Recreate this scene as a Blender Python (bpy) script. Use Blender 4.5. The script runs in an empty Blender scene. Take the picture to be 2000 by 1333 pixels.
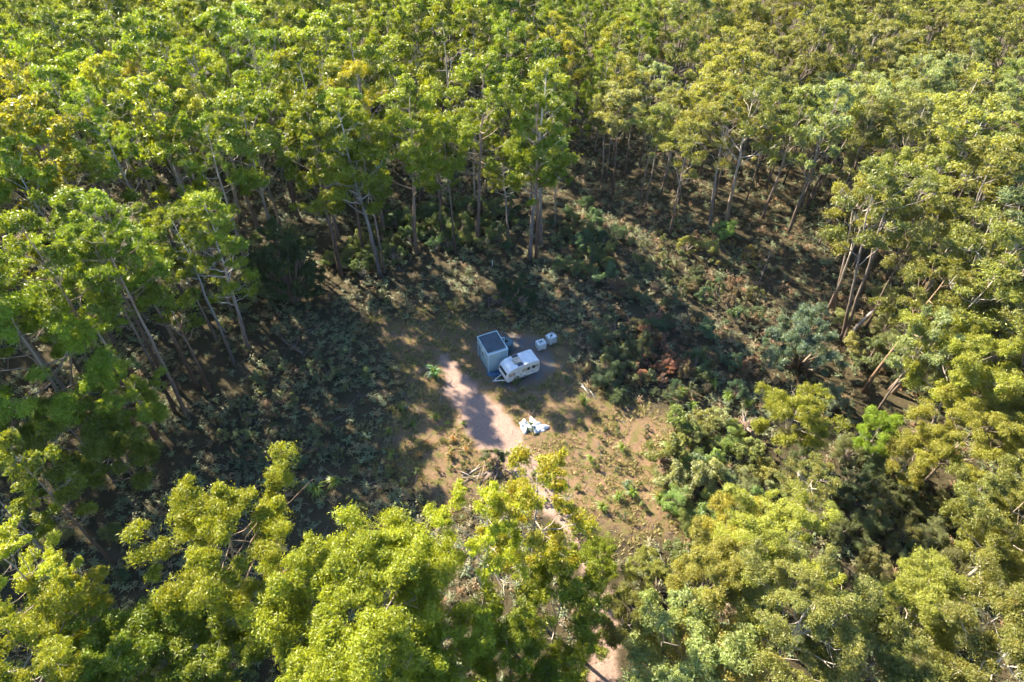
import bpy, bmesh, math, random
import numpy as np
from mathutils import Vector, Matrix

# ------------------------------------------------------------------ camera, sky, sun, exposure
scene = bpy.context.scene
COL = scene.collection
CAM_H, PITCH, FPX = 62.0, math.radians(45), 1333.0
cam_d = bpy.data.cameras.new('camera')
cam = bpy.data.objects.new('camera', cam_d)
COL.objects.link(cam)
cam.location = (0, -62, CAM_H)
cam.rotation_euler = (math.pi / 2 - PITCH, 0, 0)
cam_d.sensor_width = 36.0
cam_d.lens = 24.0
cam_d.clip_end = 4000
scene.camera = cam

SUN_EL, SUN_AZ = math.radians(35), math.atan2(-0.74, 0.67)      # azimuth clockwise from +Y
world = bpy.data.worlds.new('World')
scene.world = world
world.use_nodes = True
wn = world.node_tree.nodes
bg = wn['Background']
sky = wn.new('ShaderNodeTexSky')
sky.sky_type = 'NISHITA'
sky.sun_disc = False
sky.sun_elevation = SUN_EL
sky.sun_rotation = SUN_AZ
sky.air_density = 1.0
sky.dust_density = 0.6
sky.ozone_density = 5.5
world.node_tree.links.new(sky.outputs[0], bg.inputs[0])
bg.inputs[1].default_value = 0.098

sun_d = bpy.data.lights.new('sun', 'SUN')
sun = bpy.data.objects.new('sun', sun_d)
COL.objects.link(sun)
sun_d.energy = 5.0
sun_d.angle = math.radians(0.55)
sun_d.color = (1.0, 0.88, 0.68)
sdir = Vector((math.sin(SUN_AZ) * math.cos(SUN_EL), math.cos(SUN_AZ) * math.cos(SUN_EL), math.sin(SUN_EL)))
sun.rotation_euler = sdir.to_track_quat('Z', 'Y').to_euler()
sun.location = sdir * 200

scene.view_settings.view_transform = 'Standard'
scene.view_settings.look = 'None'
scene.view_settings.gamma = 1.0
scene.view_settings.exposure = 2.25
scene.view_settings.use_curve_mapping = False
scene.render.engine = 'CYCLES'
cy = scene.cycles
cy.max_bounces = 5
cy.diffuse_bounces = 3
cy.glossy_bounces = 2
cy.transmission_bounces = 4
cy.transparent_max_bounces = 4
cy.caustics_reflective = False
cy.caustics_refractive = False
cy.use_denoising = True
cy.use_adaptive_sampling = True
cy.adaptive_threshold = 0.035
cy.adaptive_min_samples = 16

# ------------------------------------------------------------------ helpers
def sstep(a, b, x):
    t = np.clip((x - a) / (b - a), 0, 1)
    return t * t * (3 - 2 * t)

def terrain(x, y):
    x = np.asarray(x, float); y = np.asarray(y, float)
    z = -3.0 * sstep(16, 42, x) * (1 - 0.7 * sstep(5, 40, y)) + 2.5 * sstep(-22, -60, x) * 0.8
    z = z - 0.05 * np.clip(y - 22, 0, 90)
    far = sstep(8, 25, np.hypot(x, y + 6))
    z = z + far * (0.35 * np.sin(x * .21 + 1.3) * np.cos(y * .17) + 0.22 * np.sin(x * .43 + y * .37))
    z = z + (0.03 + 0.05 * far) * (np.sin(x * 1.7 + 2 * np.sin(y * .9)) * np.sin(y * 1.5 + 1.1))
    return z

def T(x, y):
    return float(terrain(x, y))

def at(px, py, h=0.0):
    """the place in the world, h above the ground, that the photograph shows at that pixel"""
    u, v = (px - 1000) / FPX, (666.5 - py) / FPX
    s, c = math.sin(PITCH), math.cos(PITCH)
    d = np.array([u, v * s + c, v * c - s])
    z = h
    for _ in range(8):
        t = (z - CAM_H) / d[2]
        p = np.array([0, -62, CAM_H]) + d * t
        z = T(p[0], p[1]) + h
    return p

def pix(x, y, z):
    s, c = math.sin(PITCH), math.cos(PITCH)
    dx, dy, dz = x, y + 62, z - CAM_H
    w = dy * c - dz * s
    return 1000 + FPX * dx / w, 666.5 - FPX * (dy * s + dz * c) / w, w

class MB:
    """collects quads / triangles / polygons and links them as one mesh object"""
    def __init__(self):
        self.v = []; self.f = []; self.n = 0; self.att = {}
    def add(self, verts, faces, **att):
        verts = np.asarray(verts, float).reshape(-1, 3)
        faces = [np.asarray(f, int) + self.n for f in faces] if not isinstance(faces, np.ndarray) else faces + self.n
        self.v.append(verts); self.f.append(faces)
        for k, a in att.items():
            self.att.setdefault(k, []).append(np.broadcast_to(np.asarray(a, np.float32), (len(verts),)))
        self.n += len(verts)
    def mesh(self, name, mat, smooth=False):
        me = bpy.data.meshes.new(name)
        V = np.concatenate(self.v)
        loops, starts, tots, pos = [], [], [], 0
        for f in self.f:
            if isinstance(f, np.ndarray):
                k = f.shape[1]
                loops.append(f.ravel()); starts.append(pos + np.arange(len(f)) * k); tots.append(np.full(len(f), k)); pos += f.size
            else:
                for q in f:
                    loops.append(np.asarray(q)); starts.append(np.array([pos])); tots.append(np.array([len(q)])); pos += len(q)
        L = np.concatenate(loops).astype(np.int32); S = np.concatenate(starts).astype(np.int32); K = np.concatenate(tots).astype(np.int32)
        me.vertices.add(len(V)); me.vertices.foreach_set('co', V.astype(np.float32).ravel())
        me.loops.add(len(L)); me.loops.foreach_set('vertex_index', L)
        me.polygons.add(len(S)); me.polygons.foreach_set('loop_start', S); me.polygons.foreach_set('loop_total', K)
        me.polygons.foreach_set('use_smooth', np.full(len(S), smooth))
        for k, a in self.att.items():
            at_ = me.attributes.new(k, 'FLOAT', 'POINT')
            at_.data.foreach_set('value', np.concatenate(a))
        me.update(calc_edges=True)
        if mat: me.materials.append(mat)
        return me
    def build(self, name, mat, parent=None, smooth=False):
        return link(name, self.mesh(name, mat, smooth), parent)
    # shapes
    def box(self, c, s, rot=None):
        x, y, z = s[0] / 2, s[1] / 2, s[2] / 2
        v = np.array([(-x, -y, -z), (x, -y, -z), (x, y, -z), (-x, y, -z), (-x, -y, z), (x, -y, z), (x, y, z), (-x, y, z)])
        if rot is not None: v = v @ np.array(rot).T
        self.add(v + np.array(c), np.array([(0, 3, 2, 1), (4, 5, 6, 7), (0, 1, 5, 4), (1, 2, 6, 5), (2, 3, 7, 6), (3, 0, 4, 7)]))
    def tube(self, pts, rad, sides=6, cap=True, **att):
        P = np.asarray(pts, float); n = len(P)
        rad = np.broadcast_to(np.asarray(rad, float), (n,))
        t = np.gradient(P, axis=0); t /= np.linalg.norm(t, axis=1)[:, None] + 1e-9
        ref = np.array([0, 0, 1.0]) if abs(t[:, 2]).mean() < .8 else np.array([1.0, 0, 0])
        a = np.cross(t, ref); a /= np.linalg.norm(a, axis=1)[:, None] + 1e-9
        b = np.cross(t, a)
        th = np.arange(sides) * 2 * math.pi / sides
        V = P[:, None, :] + rad[:, None, None] * (a[:, None, :] * np.cos(th)[None, :, None] + b[:, None, :] * np.sin(th)[None, :, None])
        i = np.arange(n - 1)[:, None] * sides; j = np.arange(sides)[None, :]; j2 = (j + 1) % sides
        F = np.stack([i + j, i + j2, i + sides + j2, i + sides + j], -1).reshape(-1, 4)
        kw = {k: np.repeat(np.broadcast_to(np.asarray(x, float), (n,)), sides) for k, x in att.items()}
        base = self.n
        self.add(V.reshape(-1, 3), F, **kw)
        if cap:
            self.f.append([np.arange(sides)[::-1] + base, np.arange(sides) + base + (n - 1) * sides])

def link(name, me, parent=None):
    o = bpy.data.objects.new(name, me)
    COL.objects.link(o)
    if parent is not None: o.parent = parent
    return o

def tag(o, label=None, cat=None, group=None, kind=None):
    if label: o['label'] = label
    if cat: o['category'] = cat
    if group: o['group'] = group
    if kind: o['kind'] = kind
    return o

def thing(name, label, cat, loc=(0, 0, 0), rz=0.0, group=None):
    o = bpy.data.objects.new(name, None)
    o.empty_display_size = 0.3
    COL.objects.link(o)
    o.location = loc; o.rotation_euler = (0, 0, rz)
    return tag(o, label, cat, group)

def new_mat(name):
    m = bpy.data.materials.new(name); m.use_nodes = True
    nt = m.node_tree
    return m, nt.nodes, nt.links, nt.nodes['Principled BSDF']

def plain(name, col, rough=0.6, metal=0.0, var=0.12, scale=3.0, spec=0.4, bump=0.0):
    """painted or raw surface with a little grime"""
    m, N, L, b = new_mat(name)
    tc = N.new('ShaderNodeTexCoord'); nz = N.new('ShaderNodeTexNoise')
    nz.inputs['Scale'].default_value = scale; nz.inputs['Detail'].default_value = 6
    L.new(tc.outputs['Object'], nz.inputs['Vector'])
    r = N.new('ShaderNodeMapRange'); r.inputs[1].default_value = .25; r.inputs[2].default_value = .75
    r.inputs[3].default_value = 1 - var * 2; r.inputs[4].default_value = 1 + var
    L.new(nz.outputs[0], r.inputs[0])
    mx = N.new('ShaderNodeVectorMath'); mx.operation = 'SCALE'
    mx.inputs[0].default_value = col[:3]
    L.new(r.outputs[0], mx.inputs['Scale']); L.new(mx.outputs[0], b.inputs['Base Color'])
    b.inputs['Roughness'].default_value = rough; b.inputs['Metallic'].default_value = metal
    b.inputs['Specular IOR Level'].default_value = spec
    if bump:
        bp = N.new('ShaderNodeBump'); bp.inputs['Strength'].default_value = bump
        L.new(nz.outputs[0], bp.inputs['Height']); L.new(bp.outputs[0], b.inputs['Normal'])
    return m

def leaf_mat(name, warm=(1.2, 1.08, 0.32), rough=0.42, spec=0.28, old=(0.23, 0.155, 0.02)):
    m, N, L, b = new_mat(name)
    oi = N.new('ShaderNodeObjectInfo')
    a = N.new('ShaderNodeAttribute'); a.attribute_name = 'leafvar'
    y = N.new('ShaderNodeAttribute'); y.attribute_name = 'young'
    mr = N.new('ShaderNodeMapRange'); mr.inputs[3].default_value = 0.6; mr.inputs[4].default_value = 1.4
    L.new(a.outputs['Fac'], mr.inputs[0])
    sc = N.new('ShaderNodeVectorMath'); sc.operation = 'SCALE'
    L.new(oi.outputs['Color'], sc.inputs[0]); L.new(mr.outputs[0], sc.inputs['Scale'])
    ym = N.new('ShaderNodeMath'); ym.operation = 'MULTIPLY'
    L.new(y.outputs['Fac'], ym.inputs[0]); L.new(oi.outputs['Alpha'], ym.inputs[1])
    mix = N.new('ShaderNodeMix'); mix.data_type = 'RGBA'
    L.new(ym.outputs[0], mix.inputs[0]); L.new(sc.outputs[0], mix.inputs[6])
    mix.inputs[7].default_value = (*old, 1)
    L.new(mix.outputs[2], b.inputs['Base Color'])
    b.inputs['Roughness'].default_value = rough; b.inputs['Specular IOR Level'].default_value = spec
    tm = N.new('ShaderNodeVectorMath'); tm.operation = 'MULTIPLY'; tm.inputs[1].default_value = warm
    L.new(mix.outputs[2], tm.inputs[0])
    tr = N.new('ShaderNodeBsdfTranslucent'); L.new(tm.outputs[0], tr.inputs[0])
    ms = N.new('ShaderNodeAddShader')
    L.new(b.outputs[0], ms.inputs[0]); L.new(tr.outputs[0], ms.inputs[1])
    L.new(ms.outputs[0], N['Material Output'].inputs[0])
    return m

def bark_mat(name, dark=(0.125, 0.098, 0.082), pale=(0.46, 0.42, 0.375)):
    m, N, L, b = new_mat(name)
    oi = N.new('ShaderNodeObjectInfo')
    a = N.new('ShaderNodeAttribute'); a.attribute_name = 'hfrac'
    tc = N.new('ShaderNodeTexCoord'); mp = N.new('ShaderNodeMapping'); mp.inputs['Scale'].default_value = (3, 3, .35)
    L.new(tc.outputs['Object'], mp.inputs[0])
    nz = N.new('ShaderNodeTexNoise'); nz.inputs['Scale'].default_value = 2.2; nz.inputs['Detail'].default_value = 7
    L.new(mp.outputs[0], nz.inputs['Vector'])
    ad = N.new('ShaderNodeMath'); ad.operation = 'MULTIPLY_ADD'; ad.inputs[1].default_value = 1.1; ad.inputs[2].default_value = -0.62
    L.new(nz.outputs[0], ad.inputs[0])
    su = N.new('ShaderNodeMath'); su.operation = 'ADD'; su.use_clamp = True
    L.new(ad.outputs[0], su.inputs[0]); L.new(a.outputs['Fac'], su.inputs[1])
    mix = N.new('ShaderNodeMix'); mix.data_type = 'RGBA'
    L.new(su.outputs[0], mix.inputs[0]); mix.inputs[6].default_value = (*dark, 1); mix.inputs[7].default_value = (*pale, 1)
    mul = N.new('ShaderNodeMix'); mul.data_type = 'RGBA'; mul.blend_type = 'MULTIPLY'; mul.inputs[0].default_value = 1
    L.new(mix.outputs[2], mul.inputs[6]); L.new(oi.outputs['Color'], mul.inputs[7])
    L.new(mul.outputs[2], b.inputs['Base Color'])
    b.inputs['Roughness'].default_value = .85; b.inputs['Specular IOR Level'].default_value = .25
    bp = N.new('ShaderNodeBump'); bp.inputs['Strength'].default_value = .5; bp.inputs['Distance'].default_value = .05
    L.new(nz.outputs[0], bp.inputs['Height']); L.new(bp.outputs[0], b.inputs['Normal'])
    return m

M_LEAF = leaf_mat('gum_leaf')
M_BARK = bark_mat('gum_bark')
M_DEAD = bark_mat('dead_wood', (0.20, 0.165, 0.14), (0.40, 0.365, 0.335))
M_BARK_MASS = plain('forest_bark', (.24, .19, .15), .9, var=.3, scale=1.5)
M_GRASS = leaf_mat('grass_blade', (.7, .7, .4), .55, .3, (.27, .21, .10))
M_FERN = leaf_mat('fern_leaf', (.7, .7, .4), 0.55, 0.4, (.20, .115, .062))

# ------------------------------------------------------------------ ground
def poly_world(pts): return np.array([at(*p)[:2] for p in pts])
TRACK = [(858, 690, .3), (878, 726, 2.2), (903, 765, 4.2), (942, 815, 5.2), (982, 862, 4.6), (1020, 912, 3.2), (1062, 965, 2.2), (1108, 1025, 2.2), (1150, 1095, 2.1),
         (1180, 1170, 2.2), (1190, 1250, 2.3), (1180, 1333, 2.3), (1165, 1450, 2.3)]
tw = np.array([[*at(a, b)[:2], w] for a, b, w in TRACK])
def track_d(X, Y):
    """signed distance from the edge of the wheel track (negative inside)"""
    d = np.full(X.shape, 1e9)
    for (ax, ay, aw), (bx, by, bw) in zip(tw[:-1], tw[1:]):
        ex, ey = bx - ax, by - ay
        t = np.clip(((X - ax) * ex + (Y - ay) * ey) / (ex * ex + ey * ey), 0, 1)
        d = np.minimum(d, np.hypot(X - ax - t * ex, Y - ay - t * ey) - (aw + t * (bw - aw)) / 2)
    return d + .45 * np.sin(X * .9 + 1.7 * np.sin(Y * .5)) * np.sin(Y * .8 + X * .3) + .2 * np.sin(X * 2.3 - Y * 1.9)
CLEAR = poly_world([(750, 625), (800, 630), (880, 620), (1000, 645), (1060, 640), (1110, 660), (1115, 700), (1125, 770), (1290, 810), (1380, 880), (1340, 960),
                    (1330, 1050), (1250, 1050), (1170, 1030), (1000, 950), (860, 990), (790, 930), (750, 850), (800, 790), (790, 710), (730, 650)])
def poly_d(X, Y, P):
    ins = np.zeros(X.shape, bool); d = np.full(X.shape, 1e9)
    for (ax, ay), (bx, by) in zip(P, np.roll(P, -1, 0)):
        ins ^= ((ay > Y) != (by > Y)) & (X < (bx - ax) * (Y - ay) / (by - ay + 1e-12) + ax)
        ex, ey = bx - ax, by - ay
        t = np.clip(((X - ax) * ex + (Y - ay) * ey) / (ex * ex + ey * ey + 1e-12), 0, 1)
        d = np.minimum(d, np.hypot(X - ax - t * ex, Y - ay - t * ey))
    return np.where(ins, -d, d)
PAD = poly_world([(915, 665), (960, 640), (1060, 655), (1085, 690), (1092, 725), (1060, 752), (1005, 765), (960, 755), (930, 715)])

def masks(X, Y):
    soil = 1 - sstep(-5.0, 5.0, poly_d(X, Y, CLEAR))
    trk = 1 - sstep(-1.3, 1.1, track_d(X, Y))
    pad = .62 * (1 - sstep(-1.6, 1.0, poly_d(X, Y, PAD)))
    return soil, trk, pad

def ground_material():
    m, N, L, b = new_mat('forest_soil')
    geo = N.new('ShaderNodeNewGeometry')
    def noise(scale, detail=6, rough=.6):
        n = N.new('ShaderNodeTexNoise'); n.inputs['Scale'].default_value = scale; n.inputs['Detail'].default_value = detail
        n.inputs['Roughness'].default_value = rough; L.new(geo.outputs['Position'], n.inputs['Vector']); return n.outputs[0]
    def ramp(src, stops):
        r = N.new('ShaderNodeValToRGB'); L.new(src, r.inputs[0])
        while len(r.color_ramp.elements) < len(stops): r.color_ramp.elements.new(.5)
        for e, (p, c) in zip(r.color_ramp.elements, stops): e.position = p; e.color = (*c, 1)
        return r.outputs[0]
    def mixc(f, a, c):
        x = N.new('ShaderNodeMix'); x.data_type = 'RGBA'; L.new(f, x.inputs[0]); L.new(a, x.inputs[6]); L.new(c, x.inputs[7]); return x.outputs[2]
    def broken(name, nz, amt, lo, hi):
        a = N.new('ShaderNodeAttribute'); a.attribute_name = name
        q = N.new('ShaderNodeMath'); q.operation = 'MULTIPLY_ADD'; L.new(nz, q.inputs[0]); q.inputs[1].default_value = amt
        L.new(a.outputs['Fac'], q.inputs[2])
        r = N.new('ShaderNodeMapRange'); r.interpolation_type = 'SMOOTHSTEP'; L.new(q.outputs[0], r.inputs[0])
        r.inputs[1].default_value = lo + amt / 2; r.inputs[2].default_value = hi + amt / 2; return r.outputs[0]
    n_big, n_mid, n_fine, n_grit = noise(.22), noise(1.1), noise(5, 8, .7), noise(22, 5, .7)
    litter = mixc(n_mid, ramp(n_fine, [(.3, (.035, .026, .018)), (.55, (.075, .052, .034)), (.75, (.15, .105, .07))]),
                  ramp(n_fine, [(.3, (.03, .032, .016)), (.6, (.065, .062, .028)), (.8, (.12, .095, .055))]))
    soil = ramp(n_fine, [(.25, (.10, .062, .038)), (.5, (.18, .115, .068)), (.75, (.25, .165, .102))])
    moss = ramp(n_fine, [(.3, (.06, .062, .02)), (.6, (.13, .12, .038)), (.8, (.21, .175, .07))])
    grass = N.new('ShaderNodeMapRange'); grass.inputs[1].default_value = .45; grass.inputs[2].default_value = .62; L.new(n_mid, grass.inputs[0])
    soil = mixc(grass.outputs[0], soil, moss)
    trk = ramp(n_fine, [(.25, (.17, .115, .09)), (.48, (.29, .20, .16)), (.75, (.37, .265, .215))])
    grit = ramp(n_grit, [(.35, (.07, .073, .08)), (.5, (.13, .13, .135)), (.7, (.22, .21, .20))])
    c = mixc(broken('soil', n_mid, 1.3, .25, .75), litter, soil)
    c = mixc(broken('pad', n_mid, 1.2, .2, .8), c, grit)
    c = mixc(broken('track', n_mid, .9, .2, .8), c, trk)
    L.new(c, b.inputs['Base Color'])
    b.inputs['Roughness'].default_value = .95; b.inputs['Specular IOR Level'].default_value = .15
    ad = N.new('ShaderNodeMath'); ad.operation = 'ADD'; L.new(n_fine, ad.inputs[0]); L.new(n_grit, ad.inputs[1])
    bp = N.new('ShaderNodeBump'); bp.inputs['Strength'].default_value = .55; bp.inputs['Distance'].default_value = .12
    L.new(ad.outputs[0], bp.inputs['Height']); L.new(bp.outputs[0], b.inputs['Normal'])
    return m
M_GROUND = ground_material()

def sheet(xs, ys, zoff=None):
    X, Y = np.meshgrid(xs, ys)
    Z = terrain(X, Y)
    if zoff is not None: Z = Z + zoff(X, Y)
    nx, ny = len(xs), len(ys)
    i = (np.arange(ny - 1)[:, None] * nx + np.arange(nx - 1)[None, :]).ravel()
    F = np.stack([i, i + 1, i + nx + 1, i + nx], -1)
    return X, Y, Z, F
coarse = np.concatenate([-np.geomspace(900, 52, 26)])
xs = np.concatenate([coarse, np.arange(-48, 52, .5), -coarse[::-1] + 4])
ys = np.concatenate([coarse, np.arange(-48, 44, .5), -coarse[::-1] - 2])
X, Y, Z, F = sheet(xs, ys)
so, tk, pd = masks(X, Y)
mb = MB(); mb.add(np.stack([X, Y, Z], -1).reshape(-1, 3), F, soil=so.ravel(), track=tk.ravel(), pad=pd.ravel())
tag(mb.build('ground', M_GROUND, smooth=True), kind='structure')

# wheel track: its own sheet, slightly proud of the soil and diving under it along the edges
xs = np.arange(tw[:, 0].min() - 4, tw[:, 0].max() + 4, .25); ys = np.arange(tw[:, 1].min() - 3, tw[:, 1].max() + 3, .25)
def trk_off(X, Y):
    d = track_d(X, Y) + .25 * np.sin(X * 2.1 + Y * 1.3) + .18 * np.sin(X * 5.1 - Y * 3.7)
    rut = -.07 * np.exp(-((d + .7) / .2) ** 2)
    return .05 * (1 - sstep(.2, .95, d)) - .02 + rut * (d < 0)
X, Y, Z, F = sheet(xs, ys, trk_off)
keep = (track_d(X, Y) < 1.1).ravel(); F = F[keep[F].all(1)]
used = np.unique(F); re = np.full(X.size, -1); re[used] = np.arange(len(used))
so, tk, pd = masks(X, Y)
mb = MB(); mb.add(np.stack([X, Y, Z], -1).reshape(-1, 3)[used], re[F], soil=so.ravel()[used], track=tk.ravel()[used], pad=pd.ravel()[used])
tag(mb.build('dirt_track', M_GROUND, smooth=True), 'pale pinkish dirt track leading from the foreground to the caravan', kind='structure')

# ------------------------------------------------------------------ plants
def unit(v): return v / (np.linalg.norm(v, axis=-1, keepdims=True) + 1e-9)

def add_leaves(mb, rg, c, outn, ln, wd, droop=.5, young=0.0, jit=.65, tone=.5):
    n = len(c)
    nm = unit(outn * .9 + rg.normal(size=(n, 3)) * jit)
    ax = rg.normal(size=(n, 3)); ax[:, 2] -= droop
    ax = unit(ax - (ax * nm).sum(1)[:, None] * nm)
    sd = np.cross(nm, ax)
    l = (ln * rg.uniform(.65, 1.3, n))[:, None]; w = (wd * rg.uniform(.7, 1.3, n))[:, None]
    V = np.stack([c - ax * l * .5, c + sd * w * .5 - ax * l * .06, c + ax * l * .5 - nm * l * .12, c - sd * w * .5 - ax * l * .06], 1)
    F = np.arange(n * 4).reshape(n, 4)
    lv = np.repeat(np.clip(rg.uniform(0, 1, n) * .65 + tone * .5 - .08, 0, 1), 4)
    yg = np.repeat(np.clip(np.broadcast_to(young, (n,)) * rg.uniform(.3, 1.3, n), 0, 1), 4)
    mb.add(V.reshape(-1, 3), F, leafvar=lv, young=yg)

def clump(mb, rg, c, rc, nsub, nleaf, ln, wd, flat=.75, youngness=0.0, droop=.5):
    """a billow of foliage: leaf-sized faces over several small domes"""
    ct = rg.uniform()
    for s in range(nsub):
        d = unit(rg.normal(size=3) + np.array([0, 0, .6]))
        sc = c + d * rc * np.array([1, 1, flat]) * rg.uniform(.35, .75)
        rs = rc * rg.uniform(.28, .66)
        dd = unit(rg.normal(size=(nleaf, 3)) + np.array([0, 0, .45]))
        rad = rs * rg.uniform(.2, 1, nleaf) ** .5 * np.where(rg.uniform(size=nleaf) < .2, rg.uniform(1, 1.75, nleaf), 1)
        p = sc + dd * rad[:, None] * np.array([1, 1, .8])
        y = youngness * sstep(-.2, .9, dd[:, 2] * .6 + d[2] * .5) * rg.uniform(.2, 1)
        add_leaves(mb, rg, p, dd, ln, wd, droop, y, tone=rg.uniform() * .6 + ct * .4)

def bezier(a, b, c, n):
    t = np.linspace(0, 1, n)[:, None]
    return (1 - t) ** 2 * a + 2 * t * (1 - t) * b + t * t * c

def gum_meshes(seed, H, cr, bole, limbs, tips, rc, nsub, nleaf, ln, wd, lean=.02, stems=1, r0=None, spread=.85, youngness=.5, flat=.75, bare=.15, topdome=True, topn=3):
    """a eucalypt: bole, ascending limbs that fork, billows of leaves at the tips. returns trunk, limb and crown meshes"""
    rg = np.random.default_rng(seed)
    tr, lf = MB(), MB(); lb = tr
    r0 = r0 or (.0105 * H + .06)
    for st in range(stems):
        sa = rg.uniform(0, 6.28)
        off = np.array([math.cos(sa), math.sin(sa), 0]) * (0 if stems == 1 else rg.uniform(.25, .5))
        top = np.array([rg.normal() * lean * H, rg.normal() * lean * H, H * rg.uniform(.84, .9)]) + off * (2 + (stems > 1) * cr * .9)
        n = 14
        t = np.linspace(0, 1, n)
        wob = np.cumsum(rg.normal(size=(n, 2)) * .012 * H * .3, axis=0); wob -= wob[0]
        P = off + t[:, None] * (top - off); P[:, :2] += wob * t[:, None] ** .5
        P[0, 2] = -.6
        R = r0 * (1 - t * .86) * (1 if stems == 1 else .72); R[0] *= 1.45; R[1] *= 1.05
        tr.tube(P, R, 8, hfrac=np.clip(t * 1.3 - .12, 0, 1) + rg.uniform(-.1, .2))
        def trunk_at(f):
            z = np.interp(f, t, np.arange(n)); i = min(int(z), n - 2); u = z - i
            return P[i] * (1 - u) + P[i + 1] * u, R[i] * (1 - u) + R[i + 1] * u
        az = rg.uniform(0, 6.28)
        nl = max(2, limbs // stems)
        for k in range(nl):
            q = (k + rg.uniform(0, .8)) / nl
            f = bole + (1 - bole) * q
            p0, rr = trunk_at(min(f, .985))
            az += 2.4 + rg.normal() * .35
            prof = math.sin(math.pi * (.28 + .58 * q)) if topdome else 1 - .5 * abs(q - .45)
            out = cr * max(.22, prof) * rg.uniform(.75, 1.15) * (.8 if stems > 1 else 1)
            o = np.array([math.cos(az), math.sin(az), 0])
            rise = out * rg.uniform(.3, 1.0) * spread + (.05 * H * (1 - q) if topdome else .06 * H) * rg.uniform(.3, 1)
            rise = min(rise, H * 1.0 - p0[2] - rc * .4) if p0[2] + rise > H - rc * .4 else rise
            e = p0 + o * out + np.array([0, 0, max(rise, .3)])
            mid = p0 + o * out * .55 + np.array([0, 0, max(rise, .3) * rg.uniform(.2, .5)]) + rg.normal(size=3) * .05 * out
            B = bezier(p0, mid, e, 7); B[2:-1] += rg.normal(size=(4, 3)) * .035 * out
            rb = min(rr * .62, .05 + .018 * out)
            lb.tube(B, np.linspace(rb, rb * .3, 7), 5, hfrac=.75 + rg.uniform(-.2, .2))
            dead = rg.uniform() < bare
            nt = max(1, int(tips * (.55 + .6 * prof) + rg.uniform(-.5, .9)))
            for j in range(nt):
                s = B[rg.integers(3, 7)]
                a2 = az + rg.normal() * .9
                ll = out * rg.uniform(.18, .5)
                tip = s + np.array([math.cos(a2) * ll, math.sin(a2) * ll, ll * rg.uniform(.2, 1.1)]) if j else e
                if j:
                    m2 = (s + tip) / 2 + rg.normal(size=3) * .12 * ll; m2[2] -= .08 * ll
                    lb.tube(bezier(s, m2, tip, 5), np.linspace(rb * .4, .018, 5), 4, hfrac=.85)
                if dead and j % 2 == 0:
                    for _ in range(4):
                        w = rg.normal(size=3) * .35 * ll + np.array([0, 0, .3 * ll])
                        lb.tube(bezier(tip, tip + w * .5 + rg.normal(size=3) * .1, tip + w, 4), np.linspace(.025, .008, 4), 3, hfrac=1.0)
                    continue
                r = rc * rg.uniform(.65, 1.3) * (.8 + .3 * prof)
                for _ in range(3):
                    w = unit(rg.normal(size=3) + np.array([0, 0, .6])) * r * .7
                    lb.tube(np.array([tip, tip + w * .55 + rg.normal(size=3) * .05, tip + w]), np.array([.028, .018, .008]), 3, cap=False, hfrac=.9)
                clump(lf, rg, tip + np.array([0, 0, .15 * r]), r, nsub, nleaf, ln, wd, flat, youngness)
        pt, _ = trunk_at(1.0)
        for j in range(topn):
            a2 = rg.uniform(0, 6.28); rr_ = cr * (.22 if topn == 3 else rg.uniform(.1, .5)); w = np.array([math.cos(a2) * rr_, math.sin(a2) * rr_, H * .06 * rg.uniform(.4, 1)])
            lb.tube(np.array([pt, pt + w * .6, pt + w]), np.array([.06, .04, .02]), 4, hfrac=.9)
            clump(lf, rg, pt + w, rc * rg.uniform(.8, 1.2), nsub, nleaf, ln, wd, flat, youngness)
    return tr.mesh('trunk', M_BARK, True), None, lf.mesh('crown', M_LEAF)

def dead_meshes(seed, H, limbs, r0):
    rg = np.random.default_rng(seed); tr = MB(); lb = tr
    n = 12; t = np.linspace(0, 1, n)
    P = np.stack([np.cumsum(rg.normal(size=n)) * .008 * H, np.cumsum(rg.normal(size=n)) * .008 * H, t * H], -1); P[0, 2] = -.5
    R = r0 * (1 - .88 * t); R[0] *= 1.3
    tr.tube(P, R, 8, hfrac=.3 + t * .6)
    az = 0
    for k in range(limbs):
        f = rg.uniform(.35, .97); i = min(int(f * (n - 1)), n - 2); p0 = P[i]
        az += 2.4 + rg.normal() * .4; ll = H * rg.uniform(.06, .2) * (1.25 - f)
        o = np.array([math.cos(az), math.sin(az), rg.uniform(.3, 1.1)]) * ll
        B = bezier(p0, p0 + o * np.array([.6, .6, .25]), p0 + o, 6); B[2:-1] += rg.normal(size=(3, 3)) * .06 * ll
        lb.tube(B, np.linspace(R[i] * .45, .02, 6), 5, hfrac=.8)
        for j in range(5):
            s = B[rg.integers(2, 6)]; w = rg.normal(size=3) * .3 * ll + o * .2
            lb.tube(bezier(s, s + w * .5 + rg.normal(size=3) * .08 * ll, s + w, 4), np.linspace(.035, .01, 4), 3, hfrac=1.0)
    return tr.mesh('trunk', M_DEAD, True), None, None

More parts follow.
